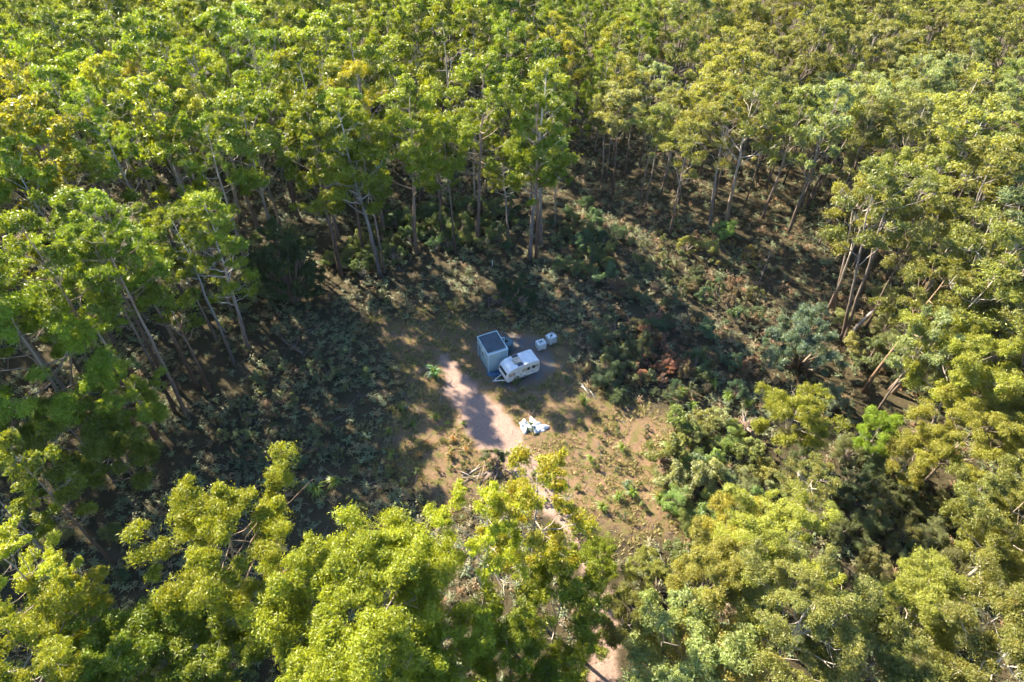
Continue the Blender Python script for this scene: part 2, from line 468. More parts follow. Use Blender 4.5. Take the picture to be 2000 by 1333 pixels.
def bush_meshes(seed, H, W, ncl, nsub, nleaf, ln, wd, flat=.9, youngness=.2, droop=.2, rcr=(.14, .24)):
    """a shrub: several stems from the ground, billows of small leaves down to the knee"""
    rg = np.random.default_rng(seed); st, lf = MB(), MB()
    for k in range(ncl):
        az = rg.uniform(0, 6.28); q = math.sqrt(rg.uniform(0, 1)); r = q * W * .5
        zt = H * (.35 + .5 * math.sqrt(max(0, 1 - q * q))) * rg.uniform(.35, 1.08)
        e = np.array([math.cos(az) * r, math.sin(az) * r, zt])
        st.tube(bezier(np.array([math.cos(az) * .1, math.sin(az) * .1, -.2]), e * np.array([.4, .4, .6]), e, 5), np.linspace(.018 * H + .01, .008, 5), 4, hfrac=.6)
        rc = W * rg.uniform(*rcr)
        clump(lf, rg, e, rc, nsub, nleaf, ln, wd, flat, youngness, droop)
    return st.mesh('stem', M_BARK, True), None, lf.mesh('crown', M_LEAF)

KINDS = {}
def kind(key, H, meshes): KINDS.setdefault(key, []).append((H, meshes))
for s in range(7):      # tall forest gums
    kind('tall', 28, gum_meshes(100 + s, 28, 2.7 + .4 * (s % 3), .34 + .06 * (s % 3), 27, 2.7, .95, 5, 46, .36, .115, r0=.27, youngness=.5, bare=.2, flat=.65))
for s in range(4):      # tall gums with high crowns over long bare boles
    kind('mast', 31, gum_meshes(150 + s, 31, 2.9 + .4 * (s % 2), .56 + .05 * (s % 2), 17, 3.0, .95, 5, 46, .36, .115, r0=.27, youngness=.5, bare=.25, flat=.65, lean=.03))
for s in range(4):      # slender gums
    kind('slim', 20, gum_meshes(200 + s, 20, 2.0 + .3 * (s % 2), .38 + .06 * (s % 2), 17, 2.5, .82, 5, 42, .34, .11, r0=.18, youngness=.5, spread=1.1, bare=.2, flat=.65))
for s in range(4):      # pole gums of the close back stand, long bare stems
    kind('pole', 19, gum_meshes(250 + s, 19, 2.2 + .3 * (s % 2), .48 + .06 * (s % 2), 14, 2.7, .85, 5, 42, .34, .11, r0=.16, youngness=.5, spread=1.2, bare=.25, flat=.6))
for s in range(4):      # olive gums with pale forking limbs and umbrella tops
    kind('umbrella', 22, gum_meshes(300 + s, 22, 4.0, .52, 14, 3.8, .95, 5, 50, .32, .115, lean=.05, stems=1 + s % 2, spread=1.35, youngness=.35, flat=.55, bare=.3))
for s in range(4):      # broad near gums, fine leaf
    kind('broad', 22, gum_meshes(400 + s, 22, 5.4 + .4 * (s % 2), .40, 18, 5.0, 1.2, 6, 150, .28, .085, lean=.04, stems=1 + (s == 2), spread=.95, youngness=.5, bare=.1, flat=.62, topn=9))
kind('dome', 22, gum_meshes(450, 22, 6.2, .30, 24, 7.5, 1.25, 7, 165, .28, .085, lean=.02, spread=.8, youngness=.45, bare=0, flat=.7, topn=10))
for s in range(3):      # small young gums near the camera
    kind('young', 12, gum_meshes(500 + s, 12, 3.1, .22, 16, 4.4, .92, 6, 105, .24, .075, lean=.04, r0=.12, spread=.8, youngness=.5, bare=.1, flat=.75, topn=5))
for s in range(2):
    kind('sparse', 24, gum_meshes(550 + s, 24, 3.3, .38, 16, 3.0, .85, 6, 85, .27, .08, lean=.03, r0=.2, spread=.8, youngness=.8, bare=.22, flat=.65))
for s in range(3): kind('dead', 24, dead_meshes(600 + s, 24, 14, .26))
for s in range(3): kind('shrub', 2.4, bush_meshes(700 + s, 2.4, 2.6, 14, 5, 60, .17, .075))
for s in range(2): kind('wattle', 6, bush_meshes(720 + s, 6, 6.2, 40, 6, 85, .26, .06, youngness=.3, rcr=(.06, .15)))
for s in range(3): kind('scrub', 4, bush_meshes(740 + s, 4, 3.6, 24, 6, 110, .19, .04, youngness=.2))
kind('thick', 13, bush_meshes(760, 13, 9, 85, 6, 85, .34, .13, youngness=.05, rcr=(.06, .15)))
for s in range(2): kind('spire', 2.2, bush_meshes(770 + s, 2.2, 1.5, 12, 5, 45, .15, .06, flat=1.6))

placed = []
BARKS = [(1.0, .95, .9), (.85, .78, .72), (1.15, 1.1, 1.05), (.75, .64, .56)]
rnd = random.Random(7)
def plant(key, x, y, h, label, cat, group=None, col=(.09, .12, .02), young=.3, bark=None, wide=1.0, lean=(0, 0), variant=None, name=None, rz=None):
    H, (tr, lb, cr) = KINDS[key][rnd.randrange(len(KINDS[key])) if variant is None else variant % len(KINDS[key])]
    s = h / H
    nm = name or {'dead': 'dead_tree', 'shrub': 'shrub', 'wattle': 'wattle_shrub', 'scrub': 'scrub_bush', 'thick': 'evergreen_tree', 'spire': 'heath_shrub'}.get(key, 'gum_tree')
    o = thing(nm, label, cat, (x, y, T(x, y)), rnd.uniform(0, 6.28) if rz is None else rz, group)
    o.scale = (s * wide, s * wide, s)
    o.rotation_euler[0], o.rotation_euler[1] = 0, 0
    if lean != (0, 0):
        q = (Matrix.Rotation(lean[0], 3, 'Y') @ Matrix.Rotation(-lean[1], 3, 'X') @ Matrix.Rotation(o.rotation_euler[2], 3, 'Z'))
        o.rotation_euler = q.to_euler()
    bk = bark or rnd.choice(BARKS)
    if tr:
        t = link('stem' if key in ('shrub', 'wattle', 'scrub', 'thick', 'spire') else 'trunk', tr, o); t.color = (*bk, 1)
        if lb:
            t2 = link('limbs', lb, o); t2.color = (*bk, 1)
    if cr:
        j = rnd.uniform(.72, 1.28); g = rnd.uniform(.86, 1.08)
        c = link('crown', cr, o); c.color = (col[0] * j * g, col[1] * j, col[2] * j / g, young * rnd.uniform(.4, 1.4))
    placed.append((x, y))
    return o

YEL = (.170, .188, .012); GRN = (.104, .141, .011); OLV = (.132, .145, .036); DRK = (.045, .075, .030); GRY = (.145, .160, .066); TEAL = (.05, .085, .06)

def gum(key, bx, by, h, label, col=GRN, young=.3, **k):
    p = at(bx, by); return plant(key, p[0], p[1], h, label, 'tree', col=col, young=young, **k)
def gum_c(key, cx, cy, h, label, col=GRN, young=.3, cf=.72, wpx=None, **k):
    """placed by where its crown shows"""
    p = at(cx, cy, h * cf)
    return plant(key, p[0], p[1], h, label, 'tree', col=col, young=young, **k)

# trees along the edge of the clearing, one by one
B_RED, B_BLACK, B_PALE, B_BLUE, B_CREAM = (.85, .64, .54), (.16, .14, .13), (1.35, 1.3, 1.25), (.95, .98, 1.02), (1.75, 1.62, 1.45)
gum('mast', 308, 860, 32, 'tall gum with long brown trunk, lowest of the leaning trunks at the left forest edge', bark=B_RED, variant=0)
gum('mast', 367, 818, 30, 'tall gum whose brown trunk stands at the left edge of the dark fern slope', variant=1, bark=(.9, .75, .65))
gum('mast', 345, 811, 27, 'slender gum just beside the tall brown trunk on the left fern slope', variant=0)
gum('mast', 300, 815, 27, 'thin gum behind the lowest leaning trunk at the left forest edge', variant=1)
gum('mast', 388, 759, 29, 'tall gum with smooth brown trunk above the left fern slope', variant=2, bark=(.9, .72, .62))
gum('pole', 415, 773, 21, 'slim gum with reddish stem nearest the fern slope on the left', variant=2, bark=B_RED)
gum('dead', 332, 678, 17, 'charred black dead trunk among the left forest trees', bark=B_BLACK, name='burnt_tree')
gum('mast', 458, 713, 24, 'gum with straight bluish grey trunk standing alone at the left of the clearing', variant=3, bark=B_BLUE)
gum('pole', 425, 668, 22, 'slim gum behind the straight bluish grey trunk', variant=1)
gum('tall', 485, 682, 24, 'gum with grey twin looking trunk and bare branches beside the dense evergreen', variant=3, bark=B_PALE, wide=1.2)
gum('pole', 480, 652, 23, 'slender gum just behind the grey trunk beside the dense evergreen', variant=0)
gum('tall', 744, 542, 29, 'tall gum with grey trunk at the upper left corner of the clearing', variant=4, wide=1.15, bark=B_BLUE)
gum('pole', 752, 533, 22, 'thin gum tucked beside the tall grey trunk behind the shed', variant=2)
gum('tall', 667, 538, 28, 'tall gum at the forest edge right of the dense evergreen', variant=0, wide=1.15)
gum('tall', 813, 496, 28, 'tall gum with warm brown trunk above the sunny ferns behind the shed', variant=1, wide=1.15, bark=(1.0, .8, .65))
gum('pole', 890, 495, 23, 'slim grey gum between two tall trunks behind the shed', variant=1)
gum('tall', 932, 482, 31, 'tallest gum behind the shed with thick dark trunk', variant=2, bark=(.72, .6, .52), wide=1.15)
gum('tall', 1035, 507, 30, 'left gum of the triple trunks behind the tanks, pale bark', variant=3, bark=B_PALE, wide=1.15)
gum('slim', 1047, 506, 27, 'middle gum of the triple trunks behind the tanks, reddish bark', variant=3, bark=(1.0, .7, .55))
gum('tall', 1056, 480, 27, 'right gum of the triple trunks behind the tanks, curved pale trunk', variant=4, bark=B_PALE, wide=1.15)
for bx, by, h, v, lb in ((1175, 360, 19, 0, 'slim dark trunked gum at the left of the open stand behind the fern slope'), (1184, 352, 18, 1, 'thin gum beside the dark trunk in the open stand'),
                         (1196, 325, 20, 2, 'slender gum with bare broken branch in the open stand'), (1220, 343, 19, 3, 'slim gum in the middle of the open stand above the ferns'),
                         (1250, 392, 18, 0, 'thin leaning gum low in the open stand above the ferns'), (1259, 409, 19, 1, 'pale slim gum lowest in the open stand above the ferns'),
                         (1307, 460, 20, 2, 'slim gum standing lowest on the sunny bracken slope'), (1290, 385, 19, 3, 'slim gum with brown trunk beside the open stand'),
                         (1325, 400, 20, 1, 'slender gum behind the lone slim gum of the bracken slope')):
    gum('pole', bx, by, h, lb, col=OLV, variant=v, bark=(1.1, 1.0, .92))
gum('umbrella', 1415, 448, 24, 'large olive gum with cream trunk at the top of the bracken slope', OLV, variant=0, bark=B_CREAM)
gum('umbrella', 1386, 446, 21, 'grey trunked gum close beside the cream trunk on the bracken slope', OLV, variant=2)
gum('slim', 1489, 427, 24, 'long bare trunked gum leaning out right of the cream trunk', OLV, variant=0, bark=(1.1, .95, .85))
gum('slim', 1564, 406, 22, 'long trunked gum in the dark gap on the right slope', OLV, variant=1)
gum('umbrella', 1575, 400, 22, 'brown trunked gum beside the dark gap on the right slope', OLV, variant=1)
gum('umbrella', 1622, 605, 22, 'gum with pale forked trunk above the bluish wattle', OLV, variant=1, bark=B_CREAM)
gum('umbrella', 1685, 766, 21, 'gum with thick brown trunk rising from the dark hollow', OLV, variant=2, bark=(.95, .72, .52))
gum('umbrella', 1737, 766, 23, 'gum with smooth pale trunk rising from the dark hollow', OLV, variant=1, bark=B_CREAM)
gum('slim', 1758, 757, 19, 'thin leaning gum behind the smooth pale trunk', OLV, variant=2, bark=B_PALE)
gum('broad', 1867, 1146, 17, 'stout trunked gum at the lower right edge', OLV, variant=1, bark=B_CREAM)
gum('broad', 1900, 1158, 15, 'leaning brown gum beside the stout trunk at the lower right edge', OLV, variant=0, bark=(.8, .7, .62))
gum('broad', 1909, 964, 14, 'gum with brown trunk above the lower right gully', OLV, variant=3)
gum('umbrella', 1932, 960, 16, 'gum with pale trunk at the right edge above the gully', OLV, variant=1, bark=B_CREAM)

# the near trees along the bottom of the view
gum('broad', 493, 1240, 18.5, 'broad bright green gum with brown limbs at the lower left', YEL, .25, variant=0, bark=(.9, .72, .55), lean=(.06, 0), wide=1.05)
gum_c('dome', 705, 1195, 19, 'big dense yellow green domed gum at the bottom of the view', (.18, .19, .014), .1, variant=0, wide=1.1)
gum_c('sparse', 925, 1020, 22, 'upright gum with layered crown left of the track', YEL, .4, variant=0, cf=.82)
gum_c('sparse', 1045, 950, 25, 'tallest slender gum with yellow top standing over the track', YEL, .7, variant=1, cf=.85)
gum_c('young', 1085, 1190, 12, 'bushy gum leaning over the track at the bottom', GRN, .6, variant=0, wide=1.0)
gum_c('young', 880, 1260, 13, 'dark green gum at the bottom between the dome and the track', GRN, .3, variant=3)
gum_c('young', 1000, 1300, 11, 'low green gum between the dark green gum and the track', GRN, .5, variant=1)
gum_c('young', 1165, 1085, 7, 'small gum whose crown hides part of the track', GRN, .6, variant=1)
gum_c('young', 1228, 1200, 8, 'low gum reaching over the right edge of the track', OLV, .4, variant=2)
gum_c('young', 1262, 1110, 6, 'small gum on the right bank of the track', OLV, .6, variant=2)
gum_c('broad', 1500, 1090, 15, 'wide olive yellow gum in the thicket right of the track', (.155, .175, .034), .35, variant=1)
gum_c('broad', 1380, 1160, 14, 'olive gum at the left of the lower right thicket', (.155, .165, .04), .3, variant=2)
gum_c('broad', 1560, 1220, 16, 'pale olive gum at the bottom of the right thicket', (.165, .175, .05), .3, variant=3)
gum_c('young', 1345, 1270, 12, 'shaggy olive gum at the bottom edge right of the track', (.135, .15, .045), .4, variant=0, wide=1.2)
gum_c('young', 1430, 1290, 11, 'low orange tinted gum at the bottom edge of the right thicket', (.16, .15, .045), .6, variant=1, wide=1.2)
gum_c('young', 1440, 1010, 9, 'small yellow gum at the top of the right thicket', (.16, .16, .03), .5, variant=2)
gum_c('sparse', 1585, 930, 12, 'sparse gum with pale bare branches behind the right thicket', OLV, .6, variant=1, bark=B_CREAM, wide=1.5)
gum_c('young', 1550, 820, 11, 'round bright gum sapling beside the uprooted stump', (.15, .165, .022), .5, variant=0, cf=.6)
gum_c('young', 1720, 835, 8, 'small round gum sapling in the dark hollow', GRN, .5, variant=2)
gum_c('broad', 1905, 730, 18, 'broad yellow olive gum at the right edge above the hollow', (.165, .182, .03), .3, variant=0)
gum_c('broad', 1870, 850, 15, 'yellow olive gum at the right edge, below the broadest one', (.165, .182, .034), .3, variant=3)
gum_c('young', 1790, 880, 9, 'low yellow gum beside the small round sapling', (.15, .15, .03), .6, variant=1)
gum_c('broad', 1830, 1210, 14, 'shaded green gum in the lower right corner thicket', (.12, .14, .03), .35, variant=2)
gum_c('young', 1690, 1290, 11, 'pale gum at the bottom edge of the right thicket', OLV, .5, variant=0, wide=1.2)
gum_c('broad', 1980, 1290, 17, 'gum with white trunk in the bottom right corner', OLV, .5, variant=1, bark=(1.9, 1.85, 1.75))
gum_c('young', 1960, 1060, 10, 'bushy gum at the right edge of the lower thicket', OLV, .5, variant=2)
gum_c('sparse', 30, 1120, 19, 'yellow gum at the lower left edge', YEL, .3, variant=0, wide=1.15)
gum_c('sparse', 130, 1160, 16, 'yellow gum with spreading bare limbs at the lower left', YEL, .4, variant=1)
gum_c('young', 320, 1260, 12, 'green gum at the bottom left under the broad bright gum', GRN, .4, variant=1, wide=1.2)
gum_c('young', 410, 1280, 11, 'rounded green gum at the bottom edge left of the dome', GRN, .4, variant=2, wide=1.2)
gum_c('young', 195, 1300, 12, 'small gum at the bottom left edge', GRN, .4, variant=0, wide=1.1)
gum_c('broad', 40, 1290, 17, 'gum with thick brown limbs in the bottom left corner', YEL, .4, variant=3)
gum_c('young', 1090, 1350, 9, 'low gum at the bottom edge left of the track', GRN, .5, variant=0)
gum_c('slim', 75, 930, 21, 'shaggy gum at the left edge above the lower left corner', GRN, .3, variant=2)
gum_c('young', 150, 840, 13, 'bright gum low at the left forest edge', (.11, .15, .02), .3, variant=1)
gum_c('young', 235, 790, 12, 'small bright gum before the leaning trunks at the left', (.12, .16, .02), .3, variant=0)
gum_c('young', 215, 870, 11, 'small gum in front of the left forest edge', (.12, .16, .02), .3, variant=1)
gum_c('broad', 45, 690, 23, 'tall gum at the left edge level with the clearing', GRN, .3, variant=3)
gum_c('tall', 395, 100, 30, 'tall gum towering over the far left forest', GRN, .2, variant=2, cf=.9)
# dead trees
for bx, by, h, lb in ((470, 420, 27, 'tall dead grey tree rising from the far left forest'), (455, 610, 22, 'bare grey dead tree among the left forest crowns'),
                      (1600, 480, 12, 'low dead tree with bare branches on the right slope'), (100, 1090, 13, 'bare branched dead tree at the lower left'),
                      (1480, 560, 7, 'small dead tree with spreading bare twigs above the wattle'), (1960, 1200, 9, 'bare dead tree at the lower right edge')):
    gum('dead', bx, by, h, lb)
p = at(575, 590); plant('thick', p[0], p[1], 14, 'dense dark evergreen tree at the left corner of the clearing', 'tree', col=DRK, young=.1, wide=.9)

# the forest behind and around: filled at the spacing of its trees
FOREST_FREE = poly_world([(190, 1010), (255, 880), (330, 790), (480, 735), (520, 690), (600, 640), (650, 575), (700, 570), (770, 560), (830, 515), (940, 500), (1080, 520), (1100, 450),
                          (1130, 370), (1200, 400), (1300, 480), (1400, 470), (1500, 450), (1590, 480), (1620, 640), (1660, 800), (1800, 930), (1850, 1100), (1900, 1333), (1850, 1700), (1400, 2100), (600, 2100), (120, 1700), (100, 1200), (180, 1060)])
def inside(x, y, P):
    c = False; n = len(P)
    for i in range(n):
        (ax, ay), (bx, by) = P[i], P[(i + 1) % n]
        if (ay > y) != (by > y) and x < (bx - ax) * (y - ay) / (by - ay) + ax: c = not c
    return c
cand, pts = 0, list(placed)
fill = []
grid = {}
def near(x, y, r):
    gx, gy = int(x // 8), int(y // 8)
    return any((x - a) ** 2 + (y - b) ** 2 < r * r for i in (-1, 0, 1) for j in (-1, 0, 1) for a, b in grid.get((gx + i, gy + j), ()))
for x, y in pts: grid.setdefault((int(x // 8), int(y // 8)), []).append((x, y))
for _ in range(14000):
    x, y = rnd.uniform(-125, 125), rnd.uniform(-80, 105)
    r = 4.2 if (y > 30 and x > 5) else (4.5 if (y > 20 and abs(x) < 90) else (4.7 if y > -25 else 6.5))
    if inside(x, y, FOREST_FREE) or near(x, y, r): continue
    if x * x + (y + 62) ** 2 < 15 ** 2: continue
    if abs((x - 16) * .684 + (y - 24) * .73) < 4.5 and -16 < x < 14: continue      # a gap in the stand that lets the sun onto the bracken slope
    grid.setdefault((int(x // 8), int(y // 8)), []).append((x, y)); fill.append((x, y))
one, rest = [], []
for x, y in fill:
    back = y > 30
    right = x > 8 + .25 * y
    h = rnd.uniform(15, 24) if (back and x > 0) else (rnd.uniform(17, 30) if back else (rnd.uniform(24, 33) if x < -14 and y > -22 else (rnd.uniform(11, 17) if x < -14 else rnd.uniform(17, 28))))
    u = rnd.uniform(0, 1)
    if right and back and x < 45 + .3 * y: key = 'pole' if u < .72 else ('slim' if u < .85 else 'umbrella')
    elif right: key = 'umbrella' if u < .55 else ('slim' if u < .85 else 'tall')
    elif x < -14 and y < -22: key = 'slim' if u < .6 else 'umbrella'
    elif x < -14 and y < 28: key = 'mast' if u < .7 else ('pole' if u < .85 else 'slim')
    else: key = 'tall' if u < .55 else ('slim' if u < .92 else 'umbrella')
    if u > .975: key = 'dead'
    col = (GRY if rnd.random() < .35 else OLV) if right else (GRN if rnd.random() < .8 else (.145, .155, .014))
    z = T(x, y)
    tx, ty, w = pix(x, y, z + h * .85)
    vis = w > 0 and -60 < tx < 2060 and -40 < ty < 1400
    (one if vis else rest).append((math.hypot(x, y + 62), x, y, h, key, col, right, tx, ty))
one.sort()
hero = len([o for o in bpy.data.objects if o.parent is None and o.name.startswith('gum_tree')])
LIMIT = 300 - hero
rest += one[LIMIT:]
one = one[:LIMIT]
def region(tx, ty):
    c = ('far left', 'left of the evergreen', 'behind the evergreen', 'behind the shed', 'behind the tanks', 'behind the open stand', 'behind the bracken slope', 'far right')[sum(tx > q for q in (220, 450, 720, 960, 1180, 1370, 1640))]
    return c + (' at the top edge' if ty < 70 else (' below the top edge' if ty < 160 else (' in the middle belt' if ty < 330 else ' beside the clearing')))
ORD = 'first second third fourth fifth sixth seventh eighth ninth tenth eleventh twelfth thirteenth fourteenth fifteenth sixteenth seventeenth eighteenth nineteenth twentieth'.split()
bins = {}
for it in one:
    _, x, y, h, key, col, right, tx, ty = it
    nm = {'tall': 'tall gums', 'mast': 'lofty gums', 'slim': 'slender gums', 'umbrella': 'umbrella gums', 'pole': 'pole gums', 'dead': 'bare dead trees'}[key]
    hue = '' if key == 'dead' else {GRY: 'greyish ', OLV: 'olive ', GRN: 'green '}.get(col, 'yellowish ')
    bins.setdefault((hue + nm, region(tx, ty)), []).append(it)
for (nm, where), its in bins.items():
    its.sort(key=lambda q: q[7])
    for i, (_, x, y, h, key, col, right, tx, ty) in enumerate(its):
        who = nm[:-1] if len(its) == 1 else ORD[min(i, 19)] + ' from left of the ' + nm
        if len(its) == 1: who = 'the only ' + who
        plant(key, x, y, h, who + ' ' + where, 'tree', group=nm + ' of the forest', col=col, young=.35, wide=rnd.uniform(.85, 1.2))
print('fill', len(fill), 'individual', len(one), 'rest', len(rest), 'hero', hero)

# what lies beyond the individual trees reads as one mass of forest
def forest_mass(items, tint, label):
    col = bpy.data.collections.new('forest_kinds')
    srcs = []
    for key in ('tall', 'mast', 'slim', 'pole', 'umbrella', 'dead'):
        for H, (tr, lb, cr) in KINDS[key]:
            bm = bmesh.new()
            for k, me in enumerate((tr, cr)[:1 + (cr is not None)]):
                n0 = len(bm.faces); bm.from_mesh(me); bm.faces.ensure_lookup_table()
                if k == 1:
                    for f in bm.faces[n0:]: f.material_index = 1
            me = bpy.data.meshes.new('forest_tree'); bm.to_mesh(me); bm.free()
            me.materials.append(M_BARK_MASS); me.materials.append(M_LEAF)
            o = bpy.data.objects.new('%02d_forest_tree' % len(srcs), me); col.objects.link(o)
            o.color = (*(OLV if key in ('umbrella', 'pole') else GRN), .3)
            srcs.append((key, H))
    by = {}
    for i, (key, H) in enumerate(srcs): by.setdefault(key, []).append((i, H))
    n = len(items)
    co = np.zeros((n, 3)); idx = np.zeros(n, np.int32); sc = np.zeros(n, np.float32); rz = np.zeros(n, np.float32)
    for q, (_, x, y, h, key, c, right, *_r) in enumerate(items):
        i, H = rnd.choice(by[key]); co[q] = x, y, T(x, y); idx[q] = i; sc[q] = h / H; rz[q] = rnd.uniform(0, 6.28)
    me = bpy.data.meshes.new('forest'); me.vertices.add(n); me.vertices.foreach_set('co', co.astype(np.float32).ravel())
    for nm, ty, arr in (('kind_index', 'INT', idx), ('size', 'FLOAT', sc), ('turn', 'FLOAT', rz)):
        me.attributes.new(nm, ty, 'POINT').data.foreach_set('value', arr)
    o = tag(link('forest', me), label, 'forest', kind='stuff')
    o.color = (*tint, .3)
    ng = bpy.data.node_groups.new('forest_mass', 'GeometryNodeTree')
    ng.interface.new_socket('Geometry', in_out='INPUT', socket_type='NodeSocketGeometry')
    ng.interface.new_socket('Geometry', in_out='OUTPUT', socket_type='NodeSocketGeometry')
    N, L = ng.nodes, ng.links
    gi, go = N.new('NodeGroupInput'), N.new('NodeGroupOutput')
    ci = N.new('GeometryNodeCollectionInfo'); ci.inputs['Collection'].default_value = col
    ci.inputs['Separate Children'].default_value = True; ci.inputs['Reset Children'].default_value = True
    def named(nm, ty):
        a = N.new('GeometryNodeInputNamedAttribute'); a.data_type = ty; a.inputs['Name'].default_value = nm; return a.outputs[0]
    ip = N.new('GeometryNodeInstanceOnPoints')
    L.new(gi.outputs[0], ip.inputs['Points']); L.new(ci.outputs[0], ip.inputs['Instance'])
    ip.inputs['Pick Instance'].default_value = True
    L.new(named('kind_index', 'INT'), ip.inputs['Instance Index'])
    cx = N.new('ShaderNodeCombineXYZ'); L.new(named('turn', 'FLOAT'), cx.inputs[2]); L.new(cx.outputs[0], ip.inputs['Rotation'])
    L.new(named('size', 'FLOAT'), ip.inputs['Scale'])
    L.new(ip.outputs[0], go.inputs[0])
    o.modifiers.new('forest_mass', 'NODES').node_group = ng
forest_mass([q for q in rest if not q[6]], GRN, 'mass of green gum forest beyond the left and top edges')
forest_mass([q for q in rest if q[6]], OLV, 'mass of olive gum forest beyond the right edge')

# ------------------------------------------------------------------ understorey
def scatter(name, protos, items, mat, label, cat):
    """many small plants as one mass: items are (proto, x, y, scale, turn, tint 0..1, brown 0..1)"""
    mb = MB()
    for k, (V, F, lv) in enumerate(protos):
        it = np.array([q[1:] for q in items if q[0] == k], float)
        if not len(it): continue
        n = len(it); x, y, sc, rz, tint, br = it.T
        c, s_ = np.cos(rz), np.sin(rz)
        P = np.empty((n, len(V), 3))
        P[..., 0] = x[:, None] + sc[:, None] * (V[None, :, 0] * c[:, None] - V[None, :, 1] * s_[:, None])
        P[..., 1] = y[:, None] + sc[:, None] * (V[None, :, 0] * s_[:, None] + V[None, :, 1] * c[:, None])
        P[..., 2] = terrain(x, y)[:, None] + sc[:, None] * V[None, :, 2]
        FF = (F[None] + (np.arange(n) * len(V))[:, None, None]).reshape(-1, F.shape[1])
        mb.add(P.reshape(-1, 3), FF, leafvar=np.clip(tint[:, None] * .75 + lv[None] * .4 - .1, 0, 1).ravel(), young=np.repeat(br, len(V)))
    return tag(mb.build(name, mat), label, cat, kind='stuff')

def fern_proto(seed, nf=11):
    rg = np.random.default_rng(seed); V, F, lv, n = [], [], [], 0
    for k in range(nf):
        az = k * 6.283 / nf + rg.normal() * .3; L_ = rg.uniform(.35, .85); o = np.array([math.cos(az), math.sin(az), 0]); s = np.array([-o[1], o[0], 0])
        up = rg.uniform(.25, .95)
        g = rg.uniform(0, 1)
        for j in range(4):                       # pinnae pairs, shorter to the tip
            t = .25 + .22 * j
            c = o * L_ * t + np.array([0, 0, up * math.sin(t * 2.3) * 1.05])
            w = .13 * (1.15 - t) + .03
            d = o * .13 + np.array([0, 0, -.02])
            q = np.array([c - d * .5, c + s * w - d * .05 - np.array([0, 0, .05]), c + d * .75, c - s * w - d * .05 - np.array([0, 0, .05])]) + rg.normal(size=(4, 3)) * .015
            V.append(q); F.append(np.arange(4) + n); n += 4; lv += [g] * 4
    return np.concatenate(V), np.array(F), np.array(lv)
def tuft_proto(seed, nb=7, w=.03, h=.3):
    rg = np.random.default_rng(seed); V, F, lv, n = [], [], [], 0
    for k in range(nb):
        az = rg.uniform(0, 6.28); o = np.array([math.cos(az), math.sin(az), 0]); s = np.array([-o[1], o[0], 0]) * w
        l = h * rg.uniform(.6, 1.2); b = o * .04
        q = np.array([b - s, b + s, b + o * l * .75 + np.array([0, 0, l * .75]) + s * .3, b + o * l * .7 + np.array([0, 0, l * .78]) - s * .3])
        V.append(q); F.append(np.arange(4) + n); n += 4; lv += [rg.uniform()] * 4
    return np.concatenate(V), np.array(F), np.array(lv)

rg = np.random.default_rng(11)
gx, gy = np.meshgrid(np.arange(-72, 76, .74), np.arange(-52, 80, .74))
gx = (gx + rg.uniform(-.5, .5, gx.shape)).ravel(); gy = (gy + rg.uniform(-.5, .5, gy.shape)).ravel()
dcl = poly_d(gx, gy, CLEAR); dtr = track_d(gx, gy); dpd = poly_d(gx, gy, PAD)
patch = np.sin(gx * .35 + 2 * np.sin(gy * .21)) * np.cos(gy * .31 + gx * .12)
ppx = np.array([pix(a, b, 0)[:2] for a, b in zip(gx, gy)])
seen = (ppx[:, 0] > -120) & (ppx[:, 0] < 2120) & (ppx[:, 1] > 40) & (ppx[:, 1] < 1420)
dens = np.clip(.58 + .5 * patch, .2, 1) * sstep(-1, 3, dcl)
ok = seen & (rg.uniform(size=gx.shape) < dens) & (dtr > .8) & (dpd > .6)
items = []
for x, y in zip(gx[ok], gy[ok]):
    right = x > 6
    gully = x > 22 and y < -8
    brown = float(np.clip(rg.normal(.75 if (right and not gully and rg.uniform() < .3) or rg.uniform() < .15 else .12, .2), 0, 1))
    items.append((int(rg.integers(4)), x, y, rg.uniform(.35, 1.1) ** 1.2, rg.uniform(0, 6.28), rg.uniform(0, 1), brown))
o = scatter('bracken_fern', [fern_proto(s) for s in range(4)], items, M_FERN, 'grey green and rusty bracken fern covering the forest floor', 'fern')
o.color = (.12, .15, .075, 1)
print('ferns', len(items))

# low grass and herbs in the clearing
n = 34000
ax, ay = rg.uniform(-24, 30, n), rg.uniform(-34, 14, n)
d = poly_d(ax, ay, CLEAR); tdist = track_d(ax, ay); pdist = poly_d(ax, ay, PAD)
pt = np.sin(ax * .8 + 1.5 * np.sin(ay * .6)) * np.cos(ay * .7 + ax * .3)
ok = (d < 3) & ((tdist > .2) | ((abs(tdist + 1.1) < .25) & (ay < -18))) & (pdist > -.2) & (rg.uniform(size=n) < np.clip(.35 + .7 * pt, .05, 1))
items = [(int(rg.integers(3)), x, y, rg.uniform(.4, 1.5), rg.uniform(0, 6.28), rg.uniform(), float(rg.uniform() ** 1.2)) for x, y in zip(ax[ok], ay[ok])]
o = scatter('grass', [tuft_proto(20 + s) for s in range(3)], items, M_GRASS, 'short dry grass and herbs on the floor of the clearing', 'grass')
o.color = (.13, .135, .035, 1)

